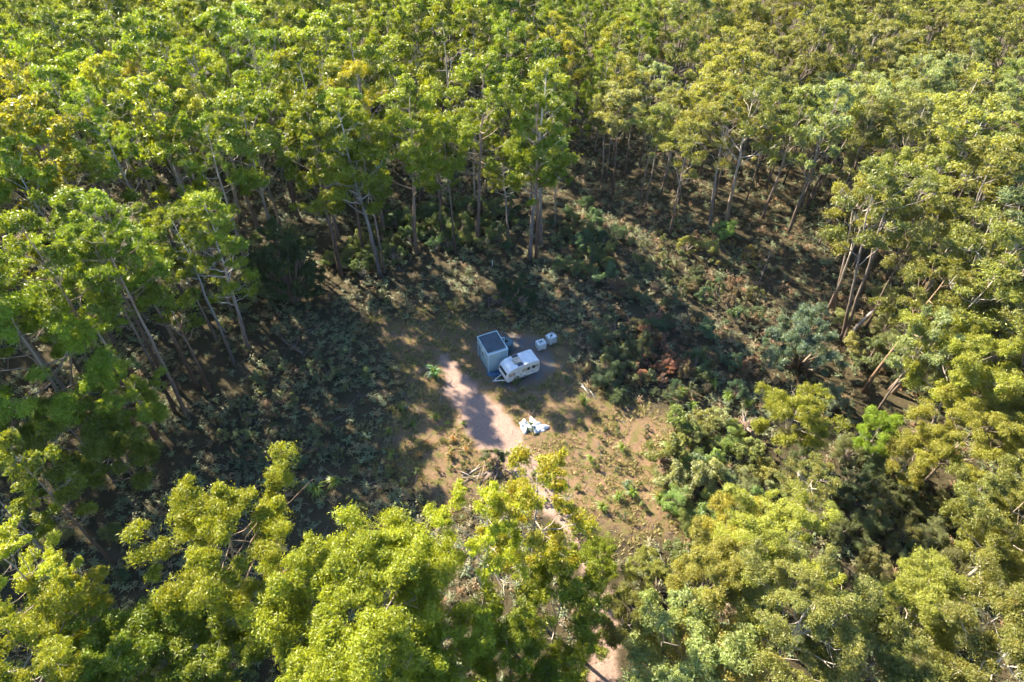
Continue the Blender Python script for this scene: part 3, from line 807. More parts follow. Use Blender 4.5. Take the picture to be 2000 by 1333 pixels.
# twigs and bark strips
n = 2600
ax, ay = rg.uniform(-34, 40, n), rg.uniform(-40, 26, n)
ok = (track_d(ax, ay) > .1) | (rg.uniform(size=n) < .12)
tw_ = MB()
for x, y in zip(ax[ok], ay[ok]):
    a = rg.uniform(0, 3.14); l = rg.uniform(.25, 1.1) * (2.2 if rg.uniform() < .06 else 1); r = .012 + .012 * l
    dx, dy = math.cos(a) * l / 2, math.sin(a) * l / 2
    z0, z1 = T(x - dx, y - dy), T(x + dx, y + dy)
    tw_.tube(np.array([(x - dx, y - dy, z0 + .03), (x, y, (z0 + z1) / 2 + .05 + rg.uniform(0, .08)), (x + dx, y + dy, z1 + .03)]), r, 3, cap=False, hfrac=rg.uniform(0, .8))
tag(tw_.build('twig_debris', M_DEAD), 'fallen twigs and bark strips strewn over the ground', 'twigs', kind='stuff')

# sword grass tussocks
def tussock_mesh(seed, nb=70, h=.9):
    rg = np.random.default_rng(seed); mb = MB()
    for k in range(nb):
        az = rg.uniform(0, 6.28); o = np.array([math.cos(az), math.sin(az), 0]); s = np.array([-o[1], o[0], 0]) * .022
        l = h * rg.uniform(.6, 1.15); sp = rg.uniform(.25, 1.0)
        p = [o * .08 + np.array([0, 0, -.05]), o * l * .4 * sp + np.array([0, 0, l * .7]), o * l * .95 * sp + np.array([0, 0, l * (.95 - .55 * sp)])]
        V = np.array([p[0] - s, p[0] + s, p[1] + s, p[1] - s, p[2] + s * .3, p[2] - s * .3])
        mb.add(V, np.array([(0, 1, 2, 3), (3, 2, 4, 5)]), leafvar=rg.uniform(), young=float(rg.uniform() < .2) * rg.uniform(.3, 1))
    return mb.mesh('blades', M_LEAF)
TUS = [tussock_mesh(30 + k) for k in range(4)]
def tussock(px, py, h, label, col=(.10, .15, .03), dry=.5):
    p = at(px, py)
    o = thing('grass_tussock', label, 'tussock', (p[0], p[1], T(p[0], p[1])), rnd.uniform(0, 6.28), 'sword grass tussocks')
    o.scale = (h, h, h)
    c = link('blades', rnd.choice(TUS), o); c.color = (*col, dry)
BR = (.20, .12, .05)
for a in ((850, 738, 2.2, 'largest deep green tussock left of the shed and track', (.05, .12, .05)), (1140, 792, 1.7, 'pale green tussock below the poles right of the caravan'),
          (1215, 880, 1.3, 'yellow green tussock on the sunny ground right of the sheet pile'), (1304, 876, 1.5, 'tussock at the edge of the right thicket, below the shrub belt'),
          (1318, 906, 1.2, 'bright yellow tussock at the right edge of the sunny ground'), (1154, 902, 1.2, 'dull tussock right of the slender gum over the track'),
          (1206, 974, 1.4, 'left one of two pale tussocks on the right bank of the track'), (1234, 970, 1.5, 'right one of two pale tussocks on the right bank of the track'),
          (1175, 996, 1.4, 'lowest tussock on the right bank of the track'), (1287, 982, 1.6, 'tall grassy tussock at the upper left of the right thicket'),
          (620, 965, 2.0, 'large dark tussock on the lower left of the fern slope'), (655, 948, 1.6, 'dark tussock just right of the large one on the fern slope'),
          (761, 848, 1.1, 'bright tussock on the left bank among shadow stripes'), (807, 832, .9, 'small tussock on the left bank of the track'),
          (851, 820, 1.2, 'spiky tussock lit by the sun left of the track'), (873, 829, .7, 'tiny bright tussock left of the track'), (905, 829, .9, 'small pale tussock nearest the left edge of the track'),
          (784, 800, 1.1, 'dark tussock at the corner of the tree shadow on the left bank'), (764, 892, 1.1, 'green tussock low on the left bank'),
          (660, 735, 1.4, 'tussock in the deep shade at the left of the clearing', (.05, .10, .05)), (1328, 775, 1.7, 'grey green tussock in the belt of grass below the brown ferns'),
          (1391, 755, 1.6, 'yellow tussock at the top of the grass belt below the wattle'), (1419, 782, 1.6, 'pale tussock in the middle of the grass belt below the wattle'),
          (1457, 796, 1.5, 'shaded tussock at the right end of the grass belt'), (1321, 834, 1.4, 'tussock at the lower left end of the grass belt'), (1350, 800, 1.5, 'tussock between the grey green and pale ones of the grass belt'),
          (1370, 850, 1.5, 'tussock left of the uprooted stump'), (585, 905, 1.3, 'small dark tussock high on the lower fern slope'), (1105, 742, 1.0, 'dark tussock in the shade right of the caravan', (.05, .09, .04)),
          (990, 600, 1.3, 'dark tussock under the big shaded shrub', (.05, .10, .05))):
    tussock(*a[:3], a[3], **({'col': a[4]} if len(a) > 4 else {}))
for a in ((886, 862, 1.0, 'brown dead tussock nearest the track on the left bank'), (911, 881, .8, 'small orange tussock with a long shadow at the left of the track'), (817, 892, 1.0, 'rusty tussock low on the left bank'),
          (832, 868, .9, 'brown tussock above the rusty one on the left bank'), (878, 890, .9, 'brown upright tussock between the orange and the rusty one'), (996, 962, 1.1, 'tan tussock at the left of the track beneath the slender gum')):
    tussock(*a, col=BR, dry=.8)

# shrubs
def shrub(key, px, py, h, label, col, young=.2, **k):
    p = at(px, py); return plant(key, p[0], p[1], h, label, 'shrub', col=col, young=young, **k)
shrub('wattle', 1005, 600, 5.2, 'big dark shrub behind the shed and tanks', DRK, .1, variant=0)
shrub('wattle', 1555, 720, 9.5, 'large bluish green wattle in the right of the clearing', (.085, .13, .10), .35, variant=1)
shrub('wattle', 1612, 800, 4, 'small silvery wattle behind the round bright sapling', (.13, .165, .13), 0, variant=0)
shrub('shrub', 1200, 655, 3.2, 'upper one of two round grey green shrubs right of the tanks', (.07, .095, .06))
shrub('scrub', 1180, 748, 3.8, 'lower one of two dark shrubs right of the caravan', (.05, .08, .05))
shrub('shrub', 1415, 470, 3.4, 'bright green shrub at the foot of the cream trunked gum', (.11, .17, .05))
shrub('shrub', 1385, 500, 3.0, 'pale shrub in the sun on the bracken slope', (.13, .15, .06))
shrub('shrub', 1340, 490, 2.6, 'yellowish low shrub at the left of the bracken slope', (.12, .14, .045))
shrub('shrub', 966, 905, 2.4, 'small grey green shrub beside the stick heap on the track edge', (.075, .10, .05))
shrub('shrub', 1010, 750, 1.1, 'small leafy shrub growing against the caravan door', (.09, .11, .04), .4)
shrub('shrub', 977, 748, .75, 'small shrub growing between the drawbar arms', (.09, .13, .03), .5)
shrub('shrub', 1224, 952, 1.0, 'low silvery shrub beside the two pale tussocks', (.14, .17, .12), 0)
shrub('shrub', 1350, 920, 2.4, 'silver green shrub at the right edge of the sunny ground', (.12, .15, .09), 0)
k_ = 0
def thicket(poly, n, kinds, cols, hr, group, where, sp=1.6):
    """individual shrubs that fill a patch"""
    P = np.array(poly, float); got = []
    for _ in range(n * 30):
        if len(got) >= n: break
        px, py = rnd.uniform(P[:, 0].min(), P[:, 0].max()), rnd.uniform(P[:, 1].min(), P[:, 1].max())
        if not inside(px, py, P): continue
        w = at(px, py)
        if any((w[0] - a) ** 2 + (w[1] - b) ** 2 < sp * sp for a, b, *_ in got): continue
        got.append((w[0], w[1], px, py))
    got.sort(key=lambda q: (round(q[3] / 40), q[2]))
    rows = {}
    for g in got: rows.setdefault(round(g[3] / 40), []).append(g)
    ks = sorted(rows)
    for r in ks:
        for i, (x, y, px, py) in enumerate(rows[r]):
            key = rnd.choice(kinds)
            nm = {'shrub': 'rounded shrub', 'scrub': 'scrub bush', 'spire': 'heath shrub', 'wattle': 'feathery wattle'}[key]
            lab = '%s %s, %s row down, %s from left' % (nm, where, ORD[ks.index(r)], ORD[min(i, 19)])
            plant(key, x, y, rnd.uniform(*hr), lab, 'shrub', group=group, col=rnd.choice(cols), young=rnd.uniform(0, .4))
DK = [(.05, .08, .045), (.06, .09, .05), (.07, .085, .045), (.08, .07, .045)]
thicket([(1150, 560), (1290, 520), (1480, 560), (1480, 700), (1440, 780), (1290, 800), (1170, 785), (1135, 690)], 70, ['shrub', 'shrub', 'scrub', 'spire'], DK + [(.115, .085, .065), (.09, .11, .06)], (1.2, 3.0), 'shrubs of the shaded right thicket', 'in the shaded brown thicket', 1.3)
thicket([(1110, 440), (1250, 430), (1480, 500), (1500, 560), (1280, 520), (1120, 540)], 36, ['shrub', 'spire'], [(.10, .12, .05), (.08, .10, .05), (.12, .11, .05)], (.9, 2.0), 'shrubs of the bracken slope', 'on the bracken slope')
thicket([(1620, 650), (1760, 560), (1960, 600), (1990, 700), (1800, 760), (1660, 740)], 20, ['scrub', 'scrub', 'shrub'], [(.15, .16, .075), (.13, .155, .075), (.12, .13, .06)], (3, 5), 'scrub behind the hollow', 'behind the dark hollow', 2.4)
thicket([(1300, 840), (1420, 830), (1500, 900), (1480, 1000), (1360, 1080), (1290, 960)], 34, ['shrub', 'scrub', 'shrub'], [(.14, .16, .055), (.12, .16, .055), (.15, .17, .09), (.15, .16, .06)], (1.8, 3.6), 'shrubs around the uprooted stump', 'around the uprooted stump', 1.8)
thicket([(1500, 900), (1700, 880), (1850, 1000), (1860, 1120), (1700, 1180), (1600, 1080)], 22, ['scrub', 'shrub', 'scrub'], [(.10, .11, .045), (.08, .10, .045), (.12, .12, .05)], (2, 4.2), 'scrub of the right gully', 'in the lower right gully', 2.2)
thicket([(1250, 1060), (1500, 1080), (1850, 1200), (1950, 1333), (1230, 1380), (1250, 1180)], 22, ['scrub', 'shrub'], [(.11, .12, .045), (.10, .11, .05)], (1.8, 3.6), 'scrub under the right thicket', 'under the lower right gums', 2.4)
thicket([(440, 800), (540, 700), (680, 680), (740, 760), (700, 880), (560, 940), (420, 900)], 44, ['spire', 'spire', 'shrub'], [(.10, .125, .07), (.07, .10, .055), (.12, .14, .08)], (.9, 2.1), 'heath shrubs of the left fern slope', 'on the left fern slope', 1.4)
thicket([(680, 560), (930, 520), (960, 620), (880, 640), (700, 640)], 14, ['shrub', 'spire'], [(.08, .10, .05), (.11, .13, .06)], (.7, 1.6), 'low shrubs behind the shed', 'behind the shed', 1.5)
thicket([(600, 880), (760, 900), (860, 1000), (700, 1050), (560, 980)], 12, ['shrub', 'spire'], [(.09, .11, .055), (.12, .14, .08)], (.8, 1.7), 'low shrubs above the domed gum', 'above the domed gum', 1.6)
thicket([(0, 1000), (250, 950), (350, 1150), (600, 1300), (300, 1400), (0, 1400)], 20, ['shrub', 'scrub'], [(.08, .11, .045), (.11, .13, .07)], (1.2, 3), 'undergrowth of the lower left', 'under the lower left gums', 2.2)

# ------------------------------------------------------------------ built things
def bevel(o, w=.03, seg=2):
    m = o.modifiers.new('bevel', 'BEVEL'); m.width = w; m.segments = seg; m.limit_method = 'ANGLE'
    return o
def box_part(name, c, s, mat, parent, bw=0.0, rot=None):
    mb = MB(); mb.box(c, s, rot); o = mb.build(name, mat, parent)
    return bevel(o, bw) if bw else o
def prism(profile, y0, y1):
    """a side profile in x, z pulled across y"""
    n = len(profile); mb = MB()
    V = [(x, y0, z) for x, z in profile] + [(x, y1, z) for x, z in profile]
    mb.add(V, [list(range(n)), list(range(2 * n - 1, n - 1, -1))] + [[i + n, (i + 1) % n + n, (i + 1) % n, i] for i in range(n)])
    return mb
def lathe(prof, seg=28):
    mb = MB(); th = np.arange(seg) * 2 * math.pi / seg
    V = np.array([[(r * math.cos(a), r * math.sin(a), z) for a in th] for r, z in prof]).reshape(-1, 3)
    i = np.arange(len(prof) - 1)[:, None] * seg; j = np.arange(seg)[None]; j2 = (j + 1) % seg
    mb.add(V, np.stack([i + j, i + j2, i + seg + j2, i + seg + j], -1).reshape(-1, 4)); return mb

M_WHITE = plain('weathered_white_paint', (.74, .76, .76), .45, var=.10, scale=1.6)
M_CREAM = plain('cream_fibreglass', (.50, .44, .34), .6, var=.15)
M_GLASS = plain('dark_window_glass', (.035, .045, .05), .08, var=.1, spec=.7)
M_ALU = plain('aluminium_trim', (.60, .62, .64), .35, .7)
M_DARK = plain('dark_rubber', (.025, .025, .027), .7)
M_SHED = plain('pale_shed_steel', (.33, .47, .52), .5, var=.07, scale=1.2)
M_TRIM = plain('white_shed_trim', (.52, .66, .71), .45, var=.06)
M_ROOF = plain('slate_roof_steel', (.055, .085, .11), .4, var=.2, scale=1.4)
M_DOOR = plain('blue_grey_door', (.17, .25, .30), .3, var=.1)
M_TANK = plain('teal_poly_tank', (.08, .15, .18), .5, var=.12)
M_IBC = plain('white_poly_tank', (.62, .66, .66), .5, var=.12, scale=2.5)
M_STEEL = plain('galvanised_steel', (.48, .50, .52), .4, .6, var=.15)
M_BLUE = plain('blue_tarpaulin', (.05, .14, .26), .5, var=.25, scale=4)
M_WOOD = plain('old_pallet_wood', (.24, .17, .13), .85, var=.3, scale=5)
M_SHEET = plain('white_plastic_sheet', (.72, .74, .75), .5, var=.08, scale=3)
M_BLACKPL = plain('black_plastic', (.03, .032, .035), .45)
M_SOLAR = plain('dark_panel', (.02, .03, .05), .2, spec=.6)
M_GREEN = plain('green_decal', (.05, .22, .16), .5)

# shed
g = T(-2.4, -3.5)
shed = thing('garden_shed', 'pale steel shed with flat slate roof beside the caravan', 'shed', (-2.38, -3.5, g), math.radians(24))
W2, D2, HS = 1.25, 1.68, 3.2
mb = MB(); V = []
for sx, sy in ((-1, -1), (1, -1), (1, 1), (-1, 1)): V += [(sx * W2, sy * D2, -.1), (sx * W2, sy * D2, HS - .10 - .06 * sy)]
mb.add(V, [[0, 2, 3, 1], [2, 4, 5, 3], [4, 6, 7, 5], [6, 0, 1, 7], [1, 3, 5, 7], [0, 6, 4, 2]])
wall = mb.build('wall', M_SHED, shed)
mb = MB()                                    # pressed ribs of the wall sheets
for k in range(11): mb.box((-W2 + .22 + k * .206, -D2 - .008, HS / 2 - .1), (.03, .016, HS - .16))
for k in range(15): mb.box((-W2 - .008, -D2 + .2 + k * .228, HS / 2 - .1), (.016, .03, HS - .16))
tag(mb.build('wall_rib', M_SHED, wall), kind='stuff')
mb = MB(); mb.box((0, 0, HS - .075), (2 * W2 - .04, 2 * D2 - .04, .05)); roof = mb.build('roof', M_ROOF, shed)
mb = MB()
for k in range(12): mb.box((-W2 + .15 + k * .2, 0, HS - .04), (.035, 2 * D2 - .1, .03))
tag(mb.build('roof_rib', M_ROOF, roof), kind='stuff')
for c, s in (((0, -D2 - .03, HS - .06), (2 * W2 + .16, .09, .17)), ((0, D2 + .03, HS - .06), (2 * W2 + .16, .09, .17)),
             ((-W2 - .03, 0, HS - .063), (.09, 2 * D2 - .035, .17)), ((W2 + .03, 0, HS - .063), (.09, 2 * D2 - .035, .17))):
    box_part('barge_trim', c, s, M_TRIM, shed, .012)
for sx, sy in ((-1, -1), (1, -1), (-1, 1)): box_part('corner_trim', (sx * (W2 + .012), sy * (D2 + .012), HS / 2 - .12), (.09, .09, HS - .12), M_TRIM, shed, .01)
door = box_part('door', (-W2 - .022, 1.08, 1.25), (.05, .86, 2.3), M_DOOR, shed, .01)
box_part('handle', (-W2 - .065, .76, 1.2), (.05, .04, .16), M_ALU, door)
mb = MB()
for c, s in (((-W2 - .03, .62, 1.27), (.06, .06, 2.42)), ((-W2 - .03, 1.54, 1.27), (.06, .06, 2.42)), ((-W2 - .03, 1.08, 2.45), (.06, .86, .06))): mb.box(c, s)
mb.build('door_frame', M_TRIM, door)
win = box_part('window', (-W2 - .02, .05, 1.75), (.04, .62, .95), M_GLASS, shed)
mb = MB()
for c, s in (((-W2 - .035, -.285, 1.75), (.06, .05, 1.05)), ((-W2 - .035, .385, 1.75), (.06, .05, 1.05)), ((-W2 - .035, .05, 2.25), (.06, .62, .05)), ((-W2 - .035, .05, 1.25), (.06, .62, .05)), ((-W2 - .035, .05, 1.75), (.05, .03, .95))): mb.box(c, s)
mb.build('window_frame', M_TRIM, win)
box_part('wall_vent', (-W2 - .02, -.85, .95), (.04, .3, .35), M_STEEL, shed, .01)
mb = MB(); mb.tube([(W2 + .12, .5, HS - .12), (W2 + .55, .55, HS - .35), (W2 + .6, .6, 1.5)], .045, 8); mb.build('downpipe', M_TRIM, shed, True)

# round water tank behind it
p = at(989, 668, 1.5)
tank = thing('water_tank', 'round teal water tank behind the shed', 'water tank', (p[0], p[1], T(p[0], p[1])))
lathe([(.0, 0), (.86, 0), (.88, .05), (.86, .3), (.885, .34), (.86, .38), (.86, .75), (.885, .79), (.86, .83), (.86, 1.2), (.885, 1.24), (.86, 1.28), (.86, 1.45)]).build('wall', M_TANK, tank, True)
lid = lathe([(.90, 1.44), (.90, 1.50), (.6, 1.60), (.0, 1.66)]).build('lid', M_TANK, tank, True)
mb = lathe([(.22, 1.6), (.22, 1.70), (.0, 1.72)], 16); mb.build('inlet_strainer', M_BLACKPL, lid, True)

# caravan: front to -x, door side to -y
cx, cy_ = .86, -5.69
g = T(cx, cy_)
van = thing('caravan', 'old white caravan with roof hatch parked beside the shed', 'caravan', (cx, cy_, g), math.radians(27.1))
prof = [(-2.02, .42), (-2.20, .62), (-2.27, 1.0), (-2.22, 1.45), (-2.02, 1.98), (-1.72, 2.28), (-1.2, 2.44), (-.4, 2.50), (1.6, 2.50), (2.05, 2.44), (2.22, 2.25), (2.27, 1.6), (2.25, .70), (2.12, .42)]
body = bevel(prism(prof, -1.05, 1.05).build('body', M_WHITE, van), .05, 3)
for y in (-1.062, 1.062):                    # rub rail, skirt line, gutter
    box_part('rub_rail', (0, y, 1.12), (4.3, .03, .05), M_ALU, body, .008)
    box_part('skirt_trim', (.05, y, .50), (4.05, .03, .07), M_ALU, body, .008)
    box_part('gutter', (.3, y, 2.36), (3.5, .045, .035), M_ALU, body, .008)
def van_window(x, z, w, h, blind):
    o = box_part('window', (x, -1.066, z), (w, .03, h), M_GLASS, van)
    mb = MB()
    for c, s in (((x - w / 2, -1.075, z), (.04, .045, h + .04)), ((x + w / 2, -1.075, z), (.04, .045, h + .04)), ((x, -1.075, z + h / 2), (w - .04, .045, .04)), ((x, -1.075, z - h / 2), (w - .04, .045, .04))): mb.box(c, s)
    mb.build('window_frame', M_ALU, o)
    if blind: box_part('blind', (x + blind[0], -1.085, z), (blind[1], .012, h - .05), M_CREAM, o)
van_window(-1.52, 1.62, .78, .55, (0, .6)); van_window(.42, 1.65, 1.05, .52, (-.16, .6)); van_window(1.62, 1.65, .92, .5, (.2, .4))
door = box_part('door', (-.66, -1.066, 1.35), (.62, .036, 1.75), M_WHITE, van, .015)
mb = MB()
for c, s in (((-.985, -1.07, 1.35), (.03, .05, 1.80)), ((-.335, -1.07, 1.35), (.03, .05, 1.80)), ((-.66, -1.07, 2.24), (.62, .05, .03))): mb.box(c, s)
mb.build('door_frame', M_ALU, door)
box_part('door_panel', (-.66, -1.09, 1.72), (.40, .02, .6), M_IBC, door, .01); box_part('handle', (-.42, -1.1, 1.2), (.1, .04, .05), M_DARK, door)
# front window follows the raked nose
a = math.atan2(.53, .20)
ry = np.array(Matrix.Rotation(-(math.pi / 2 - a), 3, 'Y'))
fw = box_part('front_window', (-2.145, 0, 1.72), (.03, 1.66, .46), M_GLASS, van, 0, np.array(Matrix.Rotation(math.radians(20.5), 3, 'Y')))
box_part('stone_guard', (-2.115, 0, 1.99), (.06, 1.74, .07), M_WHITE, fw, .015)
box_part('decal', (1.25, -1.07, .92), (.42, .02, .1), M_GREEN, body)
hatch = box_part('roof_hatch', (-.35, -.02, 2.64), (.86, .92, .16), M_CREAM, van, .05)
box_part('hatch_rim', (-.35, -.02, 2.535), (1.0, 1.05, .06), M_ALU, hatch, .012)
for y in (.74, -.76): box_part('solar_panel', (-.22, y, 2.54), (.78, .42, .035), M_SOLAR, van, .006)
box_part('roof_seam', (.75, 0, 2.506), (.05, 2.0, .018), M_ALU, body); box_part('roof_seam', (1.55, 0, 2.506), (.05, 2.0, .018), M_ALU, body)
for y in (-.98, .98):
    w = thing('wheel', None, None); w.parent = van; w.location = (.25, y, .33); w.rotation_euler = (math.pi / 2, 0, 0)
    lathe([(.17, -.09), (.28, -.095), (.33, -.06), (.335, .06), (.28, .095), (.17, .09)]).build('tyre', M_DARK, w, True)
    lathe([(.0, .05), (.08, .06), (.12, .03), (.175, .05), (.18, -.05), (.0, -.04)], 20).build('rim', M_STEEL, w, True)
    mb = MB(); mb.tube([(.25 + .46 * math.cos(t), y * 1.055, .38 + .42 * math.sin(t)) for t in np.linspace(.1, math.pi - .1, 12)], .035, 6); mb.build('wheel_arch', M_ALU, van, True)
mb = MB()
for y in (-.62, .62): mb.tube([(-1.9, y, .46), (-3.35, y * .06, .46)], .075, 4)
bar = mb.build('drawbar', M_WHITE, van); tag(bar, kind='stuff'); del bar['kind']
box_part('coupling', (-3.46, 0, .47), (.32, .12, .12), M_STEEL, bar, .02)
mb = MB(); mb.tube([(-3.15, .12, .85), (-3.15, .12, .12)], .03, 8); mb.build('jockey_stand', M_STEEL, bar, True)
mb = MB(); mb.box((-2.25, .55, .47), (.1, .1, .06)); mb.box((-2.5, 0, .42), (.06, .8, .04)); mb.build('cross_member', M_STEEL, bar)
for y in (-.9, .9): mb = MB(); mb.tube([(1.9, y, .45), (1.95, y, .0)], .03, 6); mb.build('corner_stand', M_STEEL, van)
box_part('tail_light', (2.27, -.85, .95), (.03, .1, .22), plain('red_lens', (.35, .02, .02), .3), van); box_part('tail_light', (2.27, .85, .95), (.03, .1, .22), bpy.data.materials['red_lens'], van)

# the two cube tanks
def ibc(px, py, rz, label, cage):
    p = at(px, py)
    o = thing('cube_tank', label, 'tank', (p[0], p[1], T(p[0], p[1])), rz)
    mb = MB()
    for y in (-.42, 0, .42): mb.box((0, y, .06), (1.14, .12, .11))
    for x in (-.45, -.15, .15, .45): mb.box((x, 0, .135), (.16, .98, .03))
    mb.build('pallet', M_STEEL if cage else M_WOOD, o)
    body = box_part('body', (0, 0, .68), (1.16, .98, 1.04), M_IBC, o, .09)
    mb = lathe([(.13, 1.19), (.13, 1.25), (.11, 1.265), (.0, 1.265)], 16); mb.build('cap', M_BLACKPL, o, True)
    if cage:
        mb = MB()
        for z in np.linspace(.2, 1.2, 6):
            for a, b in (((-.6, -.51), (.6, -.51)), ((.6, -.51), (.6, .51)), ((.6, .51), (-.6, .51)), ((-.6, .51), (-.6, -.51))): mb.tube([(*a, z), (*b, z)], .014, 4)
        for x in np.linspace(-.6, .6, 7):
            for y in (-.515, .515): mb.tube([(x, y, .15), (x, y, 1.2)], .014, 4)
        for y in np.linspace(-.34, .34, 5):
            for x in (-.605, .605): mb.tube([(x, y, .15), (x, y, 1.2)], .014, 4)
        tag(mb.build('cage', M_STEEL, o), kind='stuff')
        mb = MB(); mb.tube([(-.6, -.5, 1.23), (0, 0, 1.255), (.6, .5, 1.23)], .035, 4); mb.build('strap', M_BLACKPL, o)
    else:
        for x in (-.22, .22): box_part('top_channel', (x, 0, 1.2), (.07, .7, .02), M_BLACKPL, body)
        box_part('top_ridge', (0, .3, 1.2), (.9, .05, .03), M_IBC, body, .01); box_part('top_ridge', (0, -.3, 1.2), (.9, .05, .03), M_IBC, body, .01)
    mb = MB(); mb.tube([(0, -.5, .3), (0, -.62, .27)], .06, 10); mb.build('valve', M_BLACKPL, o)
ibc(1056, 681, math.radians(25), 'plain white cube tank nearer the caravan', False)
ibc(1076, 669, math.radians(33), 'white cube tank in a wire cage, farther from the caravan', True)

def crumple(name, label, cat, px, py, sx, sy, h, mat, seed, rz=0, n=18, group=None, lift=.02):
    rg = np.random.default_rng(seed); p = at(px, py)
    u = np.linspace(-1, 1, n); U, Vv = np.meshgrid(u, u)
    ph = rg.uniform(0, 6.28, 12)
    edge = 1 - np.clip(np.maximum(abs(U), abs(Vv)), 0, 1) ** 3
    Zz = h * (.35 + .65 * abs(np.sin(U * 3.1 + ph[0] + 1.2 * np.sin(Vv * 2.3 + ph[1])))) * (.45 + .55 * np.cos(Vv * 2.1 + ph[2]) ** 2) * edge + rg.uniform(0, .16, U.shape) * h * edge + lift
    wob = 1 + .22 * np.sin(np.arctan2(Vv, U) * 3 + ph[3]) + .14 * np.sin(np.arctan2(Vv, U) * 7 + ph[4])
    Xx, Yy = U * sx / 2 * wob + rg.normal(size=U.shape) * .03, Vv * sy / 2 * wob + rg.normal(size=U.shape) * .03
    i = (np.arange(n - 1)[:, None] * n + np.arange(n - 1)[None]).ravel()
    mb = MB(); mb.add(np.stack([Xx, Yy, Zz], -1).reshape(-1, 3), np.stack([i, i + 1, i + n + 1, i + n], -1))
    o = mb.build(name, mat); o.location = (p[0], p[1], T(p[0], p[1])); o.rotation_euler = (0, 0, rz)
    m = o.modifiers.new('thickness', 'SOLIDIFY'); m.thickness = .012
    return tag(o, label, cat, group)
crumple('tarpaulin', 'crumpled blue tarpaulin lying between shed and caravan', 'tarpaulin', 966, 731, 1.5, .8, .45, M_BLUE, 1, .4)
crumple('plastic_sheet', 'larger crumpled white plastic sheet on the right of the heap beside the track', 'plastic sheet', 1048, 834, 2.0, 1.5, .5, M_SHEET, 2, -.5, group='white sheets')
crumple('plastic_sheet', 'smaller crumpled white plastic sheet on the left of the heap beside the track', 'plastic sheet', 1027, 833, 1.3, 1.5, .55, M_SHEET, 3, .7, group='white sheets')
p = at(1037, 838); plant('shrub', p[0], p[1], .9, 'cut leafy branch lying between the two white sheets', 'branch', col=(.06, .10, .04), young=.1, name='cut_branch')

# pallet by the drawbar
p = at(1001, 759)
pal = thing('wooden_pallet', 'small weathered wooden pallet lying beside the drawbar', 'pallet', (p[0], p[1], T(p[0], p[1])), math.radians(-35))
for k in range(6): box_part('plank', (-.5 + k * .2, 0, .13), (.12, 1.0, .022), M_WOOD, pal)
for y in (-.42, 0, .42): box_part('bearer', (0, y, .06), (1.12, .09, .1), M_WOOD, pal)

# poles in the shade right of the caravan, and the white marker post
def rod(name, label, cat, a, b, r, mat, za=.05, zb=.05, group=None):
    pa, pb = at(*a), at(*b); mb = MB()
    A = np.array([pa[0], pa[1], T(pa[0], pa[1]) + za]); B = np.array([pb[0], pb[1], T(pb[0], pb[1]) + zb])
    mb.tube([A - A, (B - A) * .5 + np.array([0, 0, .02]), B - A], r, 7); o = mb.build(name, mat, None, True); o.location = A
    return tag(o, label, cat, group)
rod('metal_pole', 'bright metal pole on the ground right of the caravan', 'pole', (1150, 761), (1164, 780), .045, M_STEEL)
rod('metal_pole', 'dull metal pole beside the bright one', 'pole', (1135, 750), (1153, 776), .04, M_STEEL)
rod('metal_pole', 'shorter dull pole crossing the upper end of the other poles', 'pole', (1134, 755), (1147, 762), .035, M_STEEL)
pm = at(962, 520); mb = MB(); mb.box((0, 0, .55), (.10, .06, 1.2)); o = bevel(mb.build('marker_post', M_WHITE), .01); o.location = (pm[0], pm[1], T(pm[0], pm[1]))
tag(o, 'small white marker post among the trees behind the shed', 'post')

# heaps of sticks: every larger stick is a piece of its heap
def stick_heap(name, label, px, py, n, size, seed, ang=None, col=(1, 1, 1)):
    rg = np.random.default_rng(seed); p = at(px, py)
    o = thing(name, label, 'branch pile', (p[0], p[1], T(p[0], p[1])))
    for k in range(n):
        a = rg.uniform(0, 3.14) if ang is None else ang + rg.normal() * .45
        l = size * rg.uniform(.5, 1.0); c = rg.normal(size=2) * size * .22; h = rg.uniform(.05, .45) * size * .3
        d = np.array([math.cos(a), math.sin(a), rg.normal() * .12]) * l / 2
        C = np.array([c[0], c[1], .08 + h]); mb = MB()
        mb.tube([C - d, C + rg.normal(size=3) * .05 * l, C + d], np.array([.055, .045, .02]) * (.6 + size * .25), 5, hfrac=rg.uniform(0, .9))
        s = mb.build('stick', M_DEAD, o, True); s.color = (*col, 1)
stick_heap('branch_pile', 'heap of cut sticks beside the track below the small shrub', 962, 922, 22, 2.3, 5, .9, (.9, .8, .75))
stick_heap('branch_pile', 'grey heap of dead branches under the big dark shrub', 978, 592, 26, 3.0, 6, None, (.55, .5, .5))
stick_heap('branch_pile', 'scattered thin sticks at the left of the track, below the rusty tussock', 925, 930, 9, 2.0, 8, .2)
stick_heap('branch_pile', 'few sticks lying behind the white sheets', 1043, 818, 7, 1.5, 9, 2.2, (.8, .65, .6))

